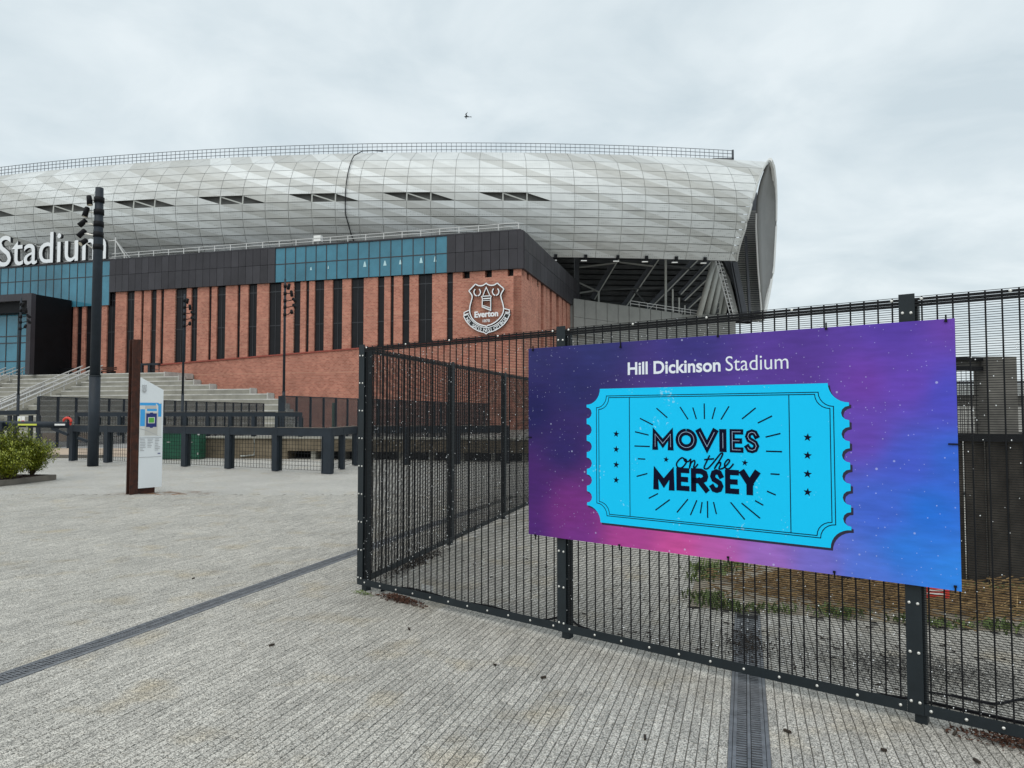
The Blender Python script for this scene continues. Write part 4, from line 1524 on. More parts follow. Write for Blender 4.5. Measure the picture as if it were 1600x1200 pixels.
    nt = CY.node_tree; L = nt.links.new; bs = nt.nodes['Principled BSDF']; bs.inputs['Roughness'].default_value = .6; bs.inputs['Specular IOR Level'].default_value = .25
    geo = N(nt, 'ShaderNodeNewGeometry')
    n1 = N(nt, 'ShaderNodeTexNoise'); n1.inputs['Scale'].default_value = 5; n1.inputs['Detail'].default_value = 2; L(geo.outputs['Position'], n1.inputs['Vector'])
    n2 = N(nt, 'ShaderNodeTexNoise'); n2.inputs['Scale'].default_value = 55; n2.inputs['Detail'].default_value = 5; L(geo.outputs['Position'], n2.inputs['Vector'])
    ad = N(nt, 'ShaderNodeMath', operation='MULTIPLY'); L(n1.outputs[0], ad.inputs[0]); L(n2.outputs[0], ad.inputs[1])
    mr = N(nt, 'ShaderNodeMapRange'); mr.inputs[1].default_value = .405; mr.inputs[2].default_value = .425; mr.inputs[3].default_value = 0; mr.inputs[4].default_value = .5; L(ad.outputs[0], mr.inputs[0])
    mx = N(nt, 'ShaderNodeMix', data_type='RGBA'); L(mr.outputs[0], mx.inputs[0]); mx.inputs[6].default_value = (0.0, 0.60, 1.0, 1); mx.inputs[7].default_value = (.45, .80, .98, 1)
    L(mx.outputs[2], bs.inputs['Base Color'])
    WH = mat('white_ink', (0.82, 0.86, 0.93), 0.5)
    PALE = mat('pale_blue_ink', (0.42, 0.58, 0.80), 0.6, spec=.2)
    SH = mat('printed_drop_shadow', (0.012, 0.008, 0.035), 0.5)

    # ticket outline
    TL = I(932, 608); 
    lx, rx = I(917, 700)[0], I(1328, 700)[0]
    top = (I(945, 607)[1] + I(1300, 599)[1]) / 2; bot = (I(940, 817)[1] + I(1312, 857)[1]) / 2
    cr = 0.115
    def outline(dx=0, dy=0, grow=0):
        pts = []
        x0, x1, y0, y1 = lx - grow, rx + grow, bot - grow, top + grow
        def cor(cx, cy, a0, a1, r=cr - grow):
            for k in range(9):
                a = a0 + (a1 - a0) * k / 8
                pts.append((cx + r * math.cos(a), cy + r * math.sin(a)))
        pi = math.pi
        n = 6
        ya, yb = y0 + cr, y1 - cr
        pitch = (yb - ya) / n; r = pitch * .34 - grow * .4
        cor(x0, y0, pi / 2, 0)
        cor(x1, y0, pi, pi / 2)
        for k in range(n):                       # right edge, going up
            c = ya + (k + .5) * pitch
            for j in range(7):
                a = -pi / 2 - pi * j / 6
                pts.append((x1 + r * math.cos(a) * 1.05, c + r * math.sin(a)))
        cor(x1, y1, -pi / 2, -pi)
        cor(x0, y1, 0, -pi / 2)
        for k in reversed(range(n)):
            c = ya + (k + .5) * pitch
            for j in range(7):
                a = pi / 2 - pi * j / 6
                pts.append((x0 + r * math.cos(a) * 1.05, c + r * math.sin(a)))
        return [(x + dx, y + dy) for x, y in pts]
    def sheet(pts, q, material, name):
        bm = bmesh.new()
        vs_ = [bm.verts.new(tuple(P(x, y, q) - org)) for x, y in pts]
        f = bm.faces.new(vs_)
        f.normal_update()
        bmesh.ops.triangulate(bm, faces=[f])
        me = bpy.data.meshes.new(name); bm.to_mesh(me); bm.free(); me.materials.append(material)
        return place(name, me, t, org)
    sheet(outline(0.012, -0.014, 0.0), 0.0008, SH, 'ticket_shadow')
    tk = sheet(outline(), 0.0016, CY, 'ticket')
    Z = [0.0022]
    def draw(polys, w, name, material=INK, closed=False):
        mbx = MB()
        for pl_ in polys:
            Z[0] += 0.000004
            ribbon(mbx, [P(x, y, Z[0]) for x, y in pl_], w, FN3, closed)
        me_ = mbx.mesh(name, material, org)
        place(name, me_, t, org)
        Z[0] += 0.00002
    # inner double frame with notched corners
    for ins in (0.085, 0.105):
        x0, x1, y0, y1 = lx + ins, rx - ins, bot + ins * .62, top - ins * .62
        r = 0.085
        pts = []
        for cx, cy, a0, a1 in ((x0, y0, 90, 0), (x1, y0, 180, 90), (x1, y1, 270, 180), (x0, y1, 360, 270)):
            for k in range(7):
                a = R(a0 + (a1 - a0) * k / 6); pts.append((cx + r * math.cos(a), cy + r * math.sin(a)))
        draw([pts], 0.0052, 'ticket_frame', closed=True)
    xl = I(984, 700)[0]; xr = I(1234, 700)[0]
    for x in (xl, xr):
        draw([[(x, bot + .068), (x, top - .068)]], 0.0055, 'ticket_line')
    # stars
    def star(cx, cy, r):
        return [(cx + (r if k % 2 == 0 else r * .42) * math.sin(R(36 * k + 6)), cy + (r if k % 2 == 0 else r * .42) * math.cos(R(36 * k + 6))) for k in range(10)]
    for px, ys in ((963, (678, 702, 726, 750)), (1262, (683.5, 711.5, 740.5, 769))):
        for y in ys:
            c = I(px, y); sheet(star(*c, 0.026), Z[0], INK, 'printed_star')
    for px, y in ((1041, 718), (1164, 723)):
        c = I(px, y); sheet(star(*c, 0.022), Z[0], INK, 'printed_star')
    # rays
    def Z5(x, y): return I(930 + x * 310 / 1600, 630 + y * 310 / 1600)
    rays = [((495, 40), (583, 117)), ((685, 30), (750, 130)), ((788, 35), (817, 128)), ((880, 2), (882, 128)), ((970, 33), (944, 128)), ((1080, 25), (1015, 132)), ((1295, 38), (1185, 127)), ((1427, 103), (1312, 160)),
            ((362, 122), (467, 175)), ((322, 230), (432, 257)), ((318, 345), (442, 349)), ((345, 448), (405, 451)), ((335, 590), (422, 567)), ((433, 767), (508, 728)), ((487, 862), (603, 777)),
            ((1375, 273), (1495, 244)), ((1378, 387), (1508, 391)), ((1415, 570), (1488, 574)), ((1386, 709), (1457, 740)), ((1290, 785), (1357, 823))]
    for a, b in rays:
        draw([[Z5(*a), Z5(*b)]], 0.0085, 'printed_ray')
    def Z3(x, y): return I(820 + x * .325, 540 + y * .325)
    rays2 = [((785, 738), (732, 802)), ((828, 743), (797, 815)), ((853, 752), (845, 806)), ((879, 747), (880, 828)), ((908, 752), (922, 810)), ((990, 753), (1058, 836)), ((1043, 757), (1132, 830))]
    for a, b in rays2:
        draw([[Z3(*a), Z3(*b)]], 0.0085, 'printed_ray')
    # lettering, drawn as strokes in board coordinates
    def glyph(ch):
        if ch == 'M': return [[(0, 0), (0, .84), (.5, .22), (1, .84), (1, 0)]]
        if ch == 'O': return [[(.5 + .5 * math.sin(R(a)), .5 + .5 * math.cos(R(a))) for a in range(0, 361, 15)]]
        if ch == 'V': return [[(0, 1), (.5, .1), (1, 1)]]
        if ch == 'I': return [[(.5, 0), (.5, 1)]]
        if ch == 'E': return [[(1, 1), (0, 1), (0, 0), (1, 0)], [(0, .5), (.85, .5)]]
        if ch == 'S': return [[(.95, .80), (.80, .95), (.5, 1), (.18, .93), (.06, .75), (.2, .58), (.5, .5), (.82, .40), (.95, .24), (.8, .06), (.5, 0), (.18, .04), (.03, .16)]]
        if ch == 'R': return [[(0, 0), (0, 1), (.6, 1), (.9, .9), (.97, .74), (.9, .57), (.6, .47), (0, .47)], [(.45, .47), (1, 0)]]
        if ch == 'Y': return [[(0, 1), (.5, .45)], [(1, 1), (.5, .45), (.5, 0)]]
    def lettering(txt, boxes, strokes, name, inline=None):
      for ch_, bx_ in zip(txt, boxes):
        stroke = strokes[ch_]
        P1 = []; P2 = []
        for ch, (a, b_) in ((ch_, bx_),):
            # a, b: board corners lower-left and upper-right of the letter's outer box
            x0, y0 = a; x1, y1 = b_
            h = stroke / 2
            x0 += h; x1 -= h; y0 += h; y1 -= h
            for st in glyph(ch):
                pts = [(x0 + (x1 - x0) * p[0], y0 + (y1 - y0) * p[1]) for p in st]
                # extend free ends to square terminals
                def ext(p, q):
                    d = np.array(p) - np.array(q); d /= np.linalg.norm(d) + 1e-9
                    return tuple(np.array(p) + d * h)
                if ch not in 'O':
                    e = list(pts)
                    if not (ch == 'E' and len(st) == 2):
                        e[0] = ext(pts[0], pts[1])
                    e[-1] = ext(pts[-1], pts[-2])
                    P1.append(e)
                else:
                    P1.append(pts)
                P2.append(pts)
        draw(P1, stroke, name)
        if inline:
            draw(P2, inline, 'letter_inline', PALE)
    def row(base_l, base_r, top_l, top_r, edges):
        """letter boxes from pixel edges along a row"""
        out = []
        for xa, xb in edges:
            yb = base_l[1] + (base_r[1] - base_l[1]) * ((xa + xb) / 2 - base_l[0]) / (base_r[0] - base_l[0])
            yt = top_l[1] + (top_r[1] - top_l[1]) * ((xa + xb) / 2 - top_l[0]) / (top_r[0] - top_l[0])
            a = Z5b(xa, yb); b_ = Z5b(xb, yt)
            out.append((a, b_))
        return out
    Z5b = Z5
    lettering('MOVIES', row((465, 372), (1325, 403), (465, 203), (1325, 212), [(462, 632), (650, 822), (818, 988), (1000, 1062), (1087, 1195), (1207, 1325)]), dict(M=.044, O=.044, V=.043, I=.048, E=.034, S=.035), 'printed_letter', 0.0026)
    lettering('MERSEY', row((470, 688), (1325, 740), (470, 515), (1325, 548), [(470, 640), (657, 760), (775, 915), (925, 1037), (1050, 1160), (1170, 1325)]), dict(M=.043, E=.034, R=.036, S=.034, Y=.042), 'printed_letter')
    # handwriting
    def cr_(pts, k=6):
        A = np.array([Z5(*p) for p in pts]); n = (len(A) - 1) * k
        return [tuple(catmull(A, j / n)) for j in range(n + 1)]
    scr = [[(735, 462), (700, 440), (660, 480), (665, 515), (700, 520), (735, 480), (735, 455), (718, 452), (730, 470), (755, 468), (772, 455), (762, 520), (775, 480), (800, 462), (805, 480), (795, 515), (810, 515), (830, 490)],
           [(925, 420), (900, 470), (880, 520), (905, 528), (940, 495), (985, 440), (1015, 405), (1030, 410), (1005, 460), (965, 525), (985, 490), (1010, 478), (1012, 495), (1000, 528), (1030, 525), (1065, 495), (1085, 465), (1070, 455), (1045, 490), (1055, 525), (1085, 525), (1117, 488)],
           [(880, 455), (960, 448)]]
    draw([cr_(p) for p in scr], 0.0105, 'printed_script')
    # heading
    def word(txt, pl_, pr_, off, hs=1.0, name='heading'):
        let = text_letters(txt, off)
        Wd = max(v[:, 0].max() for _, v, _, _ in let)
        a = np.array(I(*pl_)); b_ = np.array(I(*pr_)); y = (a[1] + b_[1]) / 2
        k = (b_[0] - a[0]) / Wd
        mbx = MB()
        for i, (_, v, f, nz) in enumerate(let):
            mbx.add([P(a[0] + p[0] * k, y + p[1] * k * hs, 0.001 + i * 1e-6) for p in v], f)
        place(name, mbx.mesh(name, WH, org), t, org)
    word('Hill Dickinson', (981, 585), (1126, 580), 0.024, 1.0)
    word('Stadium', (1134, 580), (1232, 575.5), -0.003, 1.08)
    # cable ties at the edges
    for px, py in ((833, 546), (970, 541), (1122, 524), (1291, 512), (1478, 500), (837, 837), (968, 853), (1138, 872), (1304, 895), (1493, 918)):
        x, y = I(px, py)
        up = 1 if py < 600 else -1
        c = MB(); c.box(P(x, y + up * .012, .002), (0.008, .006, .035), (FD3, FN3, UP)); c.box(P(x, y - up * .006, .0055), (.014, .007, .012), (FD3, FN3, UP)); c.build('cable_tie', M['cable'], t)
    for px, py in ((826, 683), (1492, 694)):
        x, y = I(px, py)
        c = MB(); c.box(P(x, y, .004), (0.06, .006, .008), (FD3, FN3, UP)); c.build('cable_tie', M['cable'], t)


build_poster()


# ================================================================== WAYFINDING SIGN
def build_wayfinder():
    P0 = gnd(209, 772) ; P0 = np.array([P0[0], P0[1], 0])
    e = np.array([.60, .80, 0]); nn = np.array([e[1], -e[0], 0])     # panel runs right and away, faces the camera's right
    W = 0.5
    t = thing('wayfinding_sign', 'white map panel with slanted top on a tall rusted steel fin', 'sign', P0)
    def S(u, q, z): return P0 + e * u + nn * q + UP * z
    fin = MB()
    # channel shaped fin: web facing the camera side and two flanges
    def bx(a, b, c, d, z0, z1, m):
        m.hexa([S(a, c, z0), S(b, c, z0), S(b, d, z0), S(a, d, z0), S(a, c, z1), S(b, c, z1), S(b, d, z1), S(a, d, z1)])
    bx(-0.02, 0.05, -0.10, 0.07, 0, 3.27, fin); fin.build('fin', M['corten'], t)
    f2 = MB(); bx(-0.115, -0.021, 0.045, 0.07, 0, 3.265, f2); f2.build('flange', M['corten'], t)
    f3 = MB(); bx(-0.115, -0.021, -0.10, -0.075, 0, 3.265, f3); f3.build('flange', M['corten'], t)
    ft = MB(); bx(0.052, 0.42, -0.05, 0.04, 0, 0.115, ft); ft.build('foot', M['corten'], t)
    zl, zr = 2.47, 2.21
    p = MB()
    p.prism([S(0.052, .075, .117), S(0.052 + W, .075, .117), S(0.052 + W, .075, zr), S(0.052, .075, zl)], -nn * .13)
    p.build('panel', M['sign_white'], t)
    q = [0.0765]
    def poly(pts, col, name='map_print'):
        q[0] += .0004
        bm = bmesh.new()
        vs_ = [bm.verts.new(tuple(S(.052 + u * W, q[0], z) - P0)) for u, z in pts]
        f = bm.faces.new(vs_); f.normal_update(); bmesh.ops.triangulate(bm, faces=[f])
        me = bpy.data.meshes.new(name); bm.to_mesh(me); bm.free(); me.materials.append(col)
        place(name, me, t, P0)
    def rect(u0, u1, z0, z1, col, name='map_print'):
        poly([(u0, z0), (u1, z0), (u1, z1), (u0, z1)], col, name)
    BL = mat('map_water_blue', (.05, .38, .80), .5); GR = mat('map_grey', (.55, .54, .50), .5); NV = mat('map_navy', (.012, .025, .17), .5)
    GN = mat('map_green', (.10, .42, .06), .5); LG = mat('map_text_grey', (.42, .43, .44), .5); PG = mat('map_land', (.70, .71, .69), .5)
    zt = 1.93; zb = 1.21
    rect(0.0, 0.93, zb, zt, PG, 'map_ground')
    rect(0.0, .68, zt - .06, zt, BL, 'map_water'); rect(.02, .22, zt - .50, zt - .14, BL, 'map_water'); rect(.30, .72, zt - .18, zt - .13, BL, 'map_water'); rect(.78, .92, zt - .30, zt - .02, BL, 'map_water')
    poly([(.66, zt), (.78, zt), (.92, zt - .1), (.92, zt - .14)], BL, 'map_water')
    rect(.22, .70, zt - .13, zt - .065, GR, 'map_dock'); rect(.22, .76, zb + .03, zt - .21, GR, 'map_plaza')
    c0, c1, d0, d1 = .27, .72, zt - .52, zt - .23
    poly([(c0, d0), (.42, d0), (.44, d0 - .02), (.55, d0 - .02), (.57, d0), (c1, d0), (c1, d1), (.57, d1), (.55, d1 + .02), (.44, d1 + .02), (.42, d1), (c0, d1)], NV, 'map_stadium')
    rect(.35, .64, d0 + .08, d1 - .08, PG, 'map_pitch_edge'); rect(.38, .61, d0 + .092, d1 - .092, GN, 'map_pitch')
    poly([(.02, zb + .16), (.25, zb + .13), (.78, zb + .01), (.78, zb + .018), (.25, zb + .142), (.02, zb + .17)], LG, 'map_road')
    rect(.0, .95, zb - .035, zb - .022, LG, 'map_rule'); rect(.0, .95, .765, .775, LG, 'map_rule')
    r5 = random.Random(5)
    for col_ in range(3):
        for k in range(8 if col_ != 1 else 6):
            u = .03 + col_ * .31
            rect(u, u + r5.uniform(.12, .25), 1.145 - k * .034, 1.157 - k * .034, LG, 'map_text')
    rect(.78, .90, .83, .85, NV, 'map_text')
    # small crest outline
    def ring(pts, w):
        q[0] += .0004
        m = MB(); ribbon(m, [S(.052 + u * W, q[0], z) for u, z in pts], w, nn, True); m.build('small_crest', LG, t)
    cx, cz = .16, 2.245
    ring([(cx - .08, cz + .06), (cx - .04, cz + .045), (cx, cz + .06), (cx + .04, cz + .045), (cx + .08, cz + .06), (cx + .07, cz), (cx + .05, cz - .05), (cx, cz - .075), (cx - .05, cz - .05), (cx - .07, cz)], .012)
    ring([(cx - .11, cz - .03), (cx - .06, cz - .085), (cx, cz - .105), (cx + .06, cz - .085), (cx + .11, cz - .03), (cx + .06, cz - .07), (cx, cz - .09), (cx - .06, cz - .07)], .01)
    ring([(cx - .02, cz + .03), (cx + .02, cz + .03), (cx + .02, cz - .03), (cx - .02, cz - .03)], .01)
    # rust run-off on the paving
    m = bpy.data.materials.new('rust_stain'); m.use_nodes = True
    nt = m.node_tree; L = nt.links.new; b = nt.nodes['Principled BSDF']; b.inputs['Base Color'].default_value = (.20, .10, .045, 1); b.inputs['Roughness'].default_value = .9
    tc = N(nt, 'ShaderNodeTexCoord')
    mp = N(nt, 'ShaderNodeVectorMath', operation='LENGTH'); 
    mpv = N(nt, 'ShaderNodeMapping'); mpv.inputs['Scale'].default_value = (0.75, 1.25, 1); L(tc.outputs['Object'], mpv.inputs[0]); L(mpv.outputs[0], mp.inputs[0])
    nz = N(nt, 'ShaderNodeTexNoise'); nz.inputs['Scale'].default_value = 3.5; nz.inputs['Detail'].default_value = 7; L(tc.outputs['Object'], nz.inputs['Vector'])
    mr = N(nt, 'ShaderNodeMapRange'); mr.inputs[1].default_value = .95; mr.inputs[2].default_value = .1; mr.inputs[3].default_value = 0; mr.inputs[4].default_value = 1.8; L(mp.outputs['Value'], mr.inputs[0])
    m2 = N(nt, 'ShaderNodeMapRange'); m2.inputs[1].default_value = .42; m2.inputs[2].default_value = .72; L(nz.outputs[0], m2.inputs[0])
    mu = N(nt, 'ShaderNodeMath', operation='MULTIPLY'); L(mr.outputs[0], mu.inputs[0]); L(m2.outputs[0], mu.inputs[1]); L(mu.outputs[0], b.inputs['Alpha'])
    c = S(.35, .35, 0)
    st = MB(); st.add([(c[0] - 1.3, c[1] - .8, -.006), (c[0] + 1.3, c[1] - .8, -.006), (c[0] + 1.3, c[1] + .8, -.006), (c[0] - 1.3, c[1] + .8, -.006)], [(0, 1, 2, 3)])
    so = st.build('rust_stain', m, None, (c[0], c[1], -.006)); so['kind'] = 'structure'


build_wayfinder()


# ================================================================== LAMP POSTS
def lamp_post(label, base, h, flip, near=False, rz=0.0):
    base = np.array([*base[:2], 0.0])
    t = thing('lamp_post', label, 'lamp post', base, 'lamp posts with clustered spotlights')
    n = 20 if near else 8
    def B(x, y, z):
        x *= flip
        return base + np.array([x * math.cos(rz) - y * math.sin(rz), x * math.sin(rz) + y * math.cos(rz), z])
    R0, R1 = (.165, .12) if near else (.085, .055)
    m = MB(); m.tube([B(0, 0, 0), B(0, 0, h * .32)], R0, n); m.build('lower_shaft', M['rail'], t, smooth=False)
    m = MB(); m.tube([B(0, 0, h * .32 + .012), B(0, 0, h * .8), B(0, 0, h)], [R0 - .012, (R0 + R1) / 2, R1], n); so = m.build('upper_shaft', M['rail'], t)
    m = MB(); m.tube([B(0, 0, h * .32 - .01), B(0, 0, h * .32 + .025)], R0 + .007, n); m.build('collar', M['post'], t)
    for o in t.children:
        for p in o.data.polygons: p.use_smooth = len(p.vertices) == 4
    # five spotlights: clamp below the top, rear and front ends of each lamp body
    spec = [(.40, (-.27, -.12, .11), (-.21, -.16, -.21)), (.81, (-.35, -.05, .16), (-.41, -.10, -.17)), (1.21, (-.41, 0, .15), (-.62, -.03, -.05)),
            (1.56, (-.43, 0, .17), (-.645, -.03, -.06)), (1.97, (-.365, -.02, .24), (-.45, -.22, .06))]
    for i, (dz, bk_, fr_) in enumerate(spec):
        z = h - dz
        c = MB(); c.tube([B(0, 0, z - .085), B(0, 0, z + .085)], R1 + .035, n); cl = c.build('clamp', M['black'], t)
        for p in cl.data.polygons: p.use_smooth = len(p.vertices) == 4
        back = np.array(bk_) + np.array([0, 0, z]); front = np.array(fr_) + np.array([0, 0, z])
        a = front - back; a /= np.linalg.norm(a)
        mid = back * .55 + front * .45
        arm = MB(); arm.tube([B(-R1, 0, z), B(-R1 - .1, 0, z), B(*mid)], .025, 6); arm.build('bracket', M['bolt'] if near else M['black'], t)
        s = MB(); s.tube([B(*back), B(*(back + a * .03)), B(*front)], [.055, .08, .088], 14 if near else 6); sp = s.build('spotlight', M['black'], t)
        for p in sp.data.polygons: p.use_smooth = len(p.vertices) == 4
        if near:
            l = MB(); l.tube([B(*(front + a * .001)), B(*(front + a * .006))], .072, 12); l.build('lens', M['lens'], sp)
    return t


LP = gnd(145, 728)
lamp_post('tall grey lamp post with five spotlights rising beside the rusted map sign', LP, 9.12, 1, True)
for px, Yd, h, fl, lab in ((443, 38.6, 9.05, -1, 'slim lamp post in front of the right-hand brick plinth, right of the map sign'),
                            (285, 43.6, 9.05, -1, 'slim lamp post standing before the terrace, just right of the map sign'),
                            (28, 45.0, 9.05, -1, 'slim lamp post in front of the black glazed porch at far left')):
    lamp_post(lab, at(px, 640, Yd), h, fl)


# ================================================================== VEHICLE RAILS BESIDE THE DOCK
def weldmesh(m, a, b, z0, z1, dx=.1, dz=.1, r=.0045):
    a = np.array([*a[:2], 0.0]); b = np.array([*b[:2], 0.0])
    L = np.linalg.norm(b - a); d = (b - a) / L
    for k in range(int(L / dx) + 1):
        p = a + d * min(k * dx, L)
        m.bar(p + UP * z0, p + UP * z1, r * 2, up=(0, 1, 0))
    for k in range(int((z1 - z0) / dz) + 1):
        m.bar(a + UP * (z0 + k * dz), b + UP * (z0 + k * dz), r * 2)


def rail_fence(label, pts, pitch, z_base, h, pw, rh, wide_ends=(), mesh=True, group=None):
    pts = [np.array([*p[:2], z_base]) for p in pts]
    t = thing('rail_fence', label, 'fence', pts[0], group)
    first = True
    for si, (a, b) in enumerate(zip(pts[:-1], pts[1:])):
        L = np.linalg.norm(b - a); d = (b - a) / L; n = max(1, int(round(L / pitch)))
        nn = np.array([d[1], -d[0], 0])
        if np.dot(nn, -a) < 0: nn = -nn
        for k in range(n + 1):
            if k == 0 and si: continue
            p = a + d * L * k / n
            wide = (si, k) in wide_ends
            w = pw * (1.7 if wide else 1)
            m = MB(); m.box(p + UP * (h / 2 - .003 + (0.004 if wide else 0)), (w, pw * .55, h - .01 + (.02 if wide else 0)), (d, nn, UP))
            po = m.build('post', M['rail'], t)
            m = MB(); m.box(p - nn * (pw * .5) + d * (pw * .36) + UP * (h / 2 - .1), (pw * .5, pw * .45, h - .22), (d, nn, UP)); m.build('stiffener', M['post'], po)
        for k in range(n):
            p = a + d * L * k / n; q = a + d * L * (k + 1) / n
            m = MB(); m.box((p + q) / 2 + UP * (h - rh / 2), (np.linalg.norm(q - p) - pw, pw * .5, rh), (d, nn, UP)); ro = m.build('rail', M['rail'], t)
            m = MB(); m.box((p + q) / 2 + UP * (h + .008), (np.linalg.norm(q - p) - pw, pw * .62, .014), (d, nn, UP)); m.build('rail_cap', M['kerb'], ro)
        if mesh:
            m = MB(); weldmesh(m, a - nn * .14, b - nn * .14, z_base + .06, z_base + h - rh, .12, .12); m.build('mesh_infill', M['wire'], t, kind='stuff')
    return t


RA = gnd(112, 720); RB = gnd(511, 740); RC_ = gnd(556, 727); RD_ = gnd(790, 724)
rail_fence('heavy dark post and rail barrier with wire mesh, behind the map sign', [RA, RB, RC_, RD_], 1.98, 0, 1.28, .2, .23, wide_ends=((0, 6),))
# dock wall beyond it
W0 = at(312, 700, 27.5); W1 = at(560, 700, 25.5)


def build_dock():
    t = thing('dock_wall', 'brown stained concrete dock wall beyond the near rail barrier', 'wall', (W0[0], W0[1], 0))
    a = np.array([W0[0], W0[1], 0]); b = np.array([W1[0] + 7.5, W1[1] - .6, 0])
    d = b - a; d /= np.linalg.norm(d); nn = np.array([d[1], -d[0], 0])
    split = at(440, 700, 26.4); u_s = float(np.dot(split - a, d))
    L = float(np.linalg.norm(b - a))
    def bx(u0, u1, q0, q1, z0, z1, name, m_):
        m = MB(); m.hexa([a + d * u + nn * q + UP * z for z in (z0, z1) for u, q in ((u0, q0), (u1, q0), (u1, q1), (u0, q1))]); return m.build(name, m_, t)
    bx(0, u_s, -1.2, 0, -.01, .74, 'wall_block', M['concrete_brown'])
    bx(u_s + .003, L, -1.2, .05, .30, .75, 'lintel', M['concrete_brown'])
    bx(u_s + .003, L, -1.2, -.7, -.01, .298, 'recess', M['black'])  # black back stands in for the shade inside the opening
    for k in range(9):
        u = u_s + .9 + k * 1.15
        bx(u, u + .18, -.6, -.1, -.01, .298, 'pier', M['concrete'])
    bx(0, L, -1.3, .08, .751, .80, 'coping', M['concrete'])
    m = MB(); p = a + d * (u_s - 1.35) + nn * .03
    m.tube([p + UP * .75, p + UP * .12, p - d * .55 + UP * .08], .03, 6); m.build('drain_pipe', M['column'], t)
    # second rail on top of the wall
    p0 = a - nn * .6 - d * 6; p1 = a + d * (u_s + .2) - nn * .6
    rail_fence('far dark post and rail barrier standing on top of the dock wall', [p0, p1], 1.0, .80, .95, .13, .17, mesh=True)


build_dock()


# ------------------------------------------------------------------ green cabinets
def cabinet(label, x0, x1, Y):
    a = at(x0, 716, Y); b = at(x1, 716, Y)
    w = b[0] - a[0]; c = (a[0] + b[0]) / 2; h = 1.02
    t = thing('equipment_cabinet', label, 'cabinet', (c, Y, 0), 'green equipment cabinets')
    m = MB(); m.box((c, Y + .25, h / 2), (w, .5, h)); m.build('body', M['green'], t)
    m = MB(); m.box((c, Y + .22, h + .03), (w + .08, .62, .06)); m.build('lid', M['green'], t)
    nd = 2 if w > 1.2 else 1
    for k in range(nd):
        d = MB(); d.box((a[0] + w * (k + .5) / nd, Y - .012, h / 2), (w / nd - .04, .02, h - .1)); do = d.build('door', M['green'], t)
        hd = MB(); hd.box((a[0] + w * (k + .5) / nd - .1, Y - .035, h * .62), (.12, .025, .03)); hd.box((a[0] + w * (k + .86) / nd, Y - .035, h * .2), (.04, .02, .07)); hd.build('handle', M['column'], do)
        lb = MB(); lb.box((a[0] + w * (k + .9) / nd, Y - .03, h * .9), (.07, .01, .05)); lb.build('label_plate', M['white'], do)


cabinet('wide green steel cabinet with two doors right behind the map sign', 243, 292, 26.6)
cabinet('narrow green steel cabinet at the end of the dock wall', 294, 312, 26.6)


# ------------------------------------------------------------------ fine mesh screens beyond the dock
def screen_fence(label, a, b, n, z0, z1, thick=False):
    a = np.array([*a, 0.0]); b = np.array([*b, 0.0])
    t = thing('screen_fence', label, 'fence', a)
    d = b - a; L = np.linalg.norm(d); d /= L; nn = np.array([d[1], -d[0], 0])
    for k in range(n + 1):
        p = a + d * L * k / n
        w = .3 if (thick and k == 0) else .1
        m = MB(); m.box(p + UP * ((z0 + z1) / 2), (w, .09, z1 - z0 + .04), (np.array([1, 0, 0]), np.array([0, 1, 0]), UP)); m.build('post', M['rail'], t)
        if k < n:
            q = a + d * L * (k + 1) / n
            m = MB(); m.box((p + q) / 2 + UP * ((z0 + z1) / 2), (L / n - .12, .012, z1 - z0), (d, nn, UP)); m.build('mesh_panel', M['screen'], t)
    m = MB(); m.box((a + b) / 2 + UP * (z1 + .02), (L, .05, .04), (d, nn, UP)); m.build('top_rail', M['rail'], t)


screen_fence('dark fine mesh screen fence in front of the concrete terrace stairs', (-22.9, 34.4), (-20.6, 59), 19, 0, 2.5)
screen_fence('dark fine mesh screen fence in front of the plain brick plinth', (-10.75, 33.2), (-2.0, 61.8), 25, 0, 2.5, True)

# green gate post behind the right screen
t = thing('green_post', 'short green post standing behind the mesh screen by the brick plinth', 'post', at(521, 690, 39.5) * np.array([1, 1, 0]))
p = WORG[t]
m = MB(); m.tube([p, p + UP * 2.25], .1, 8); m.build('shaft', M['green'], t)
m = MB(); m.tube([p + UP * 2.25, p + UP * 2.3], [.12, .05], 8); m.build('cap', M['green'], t)


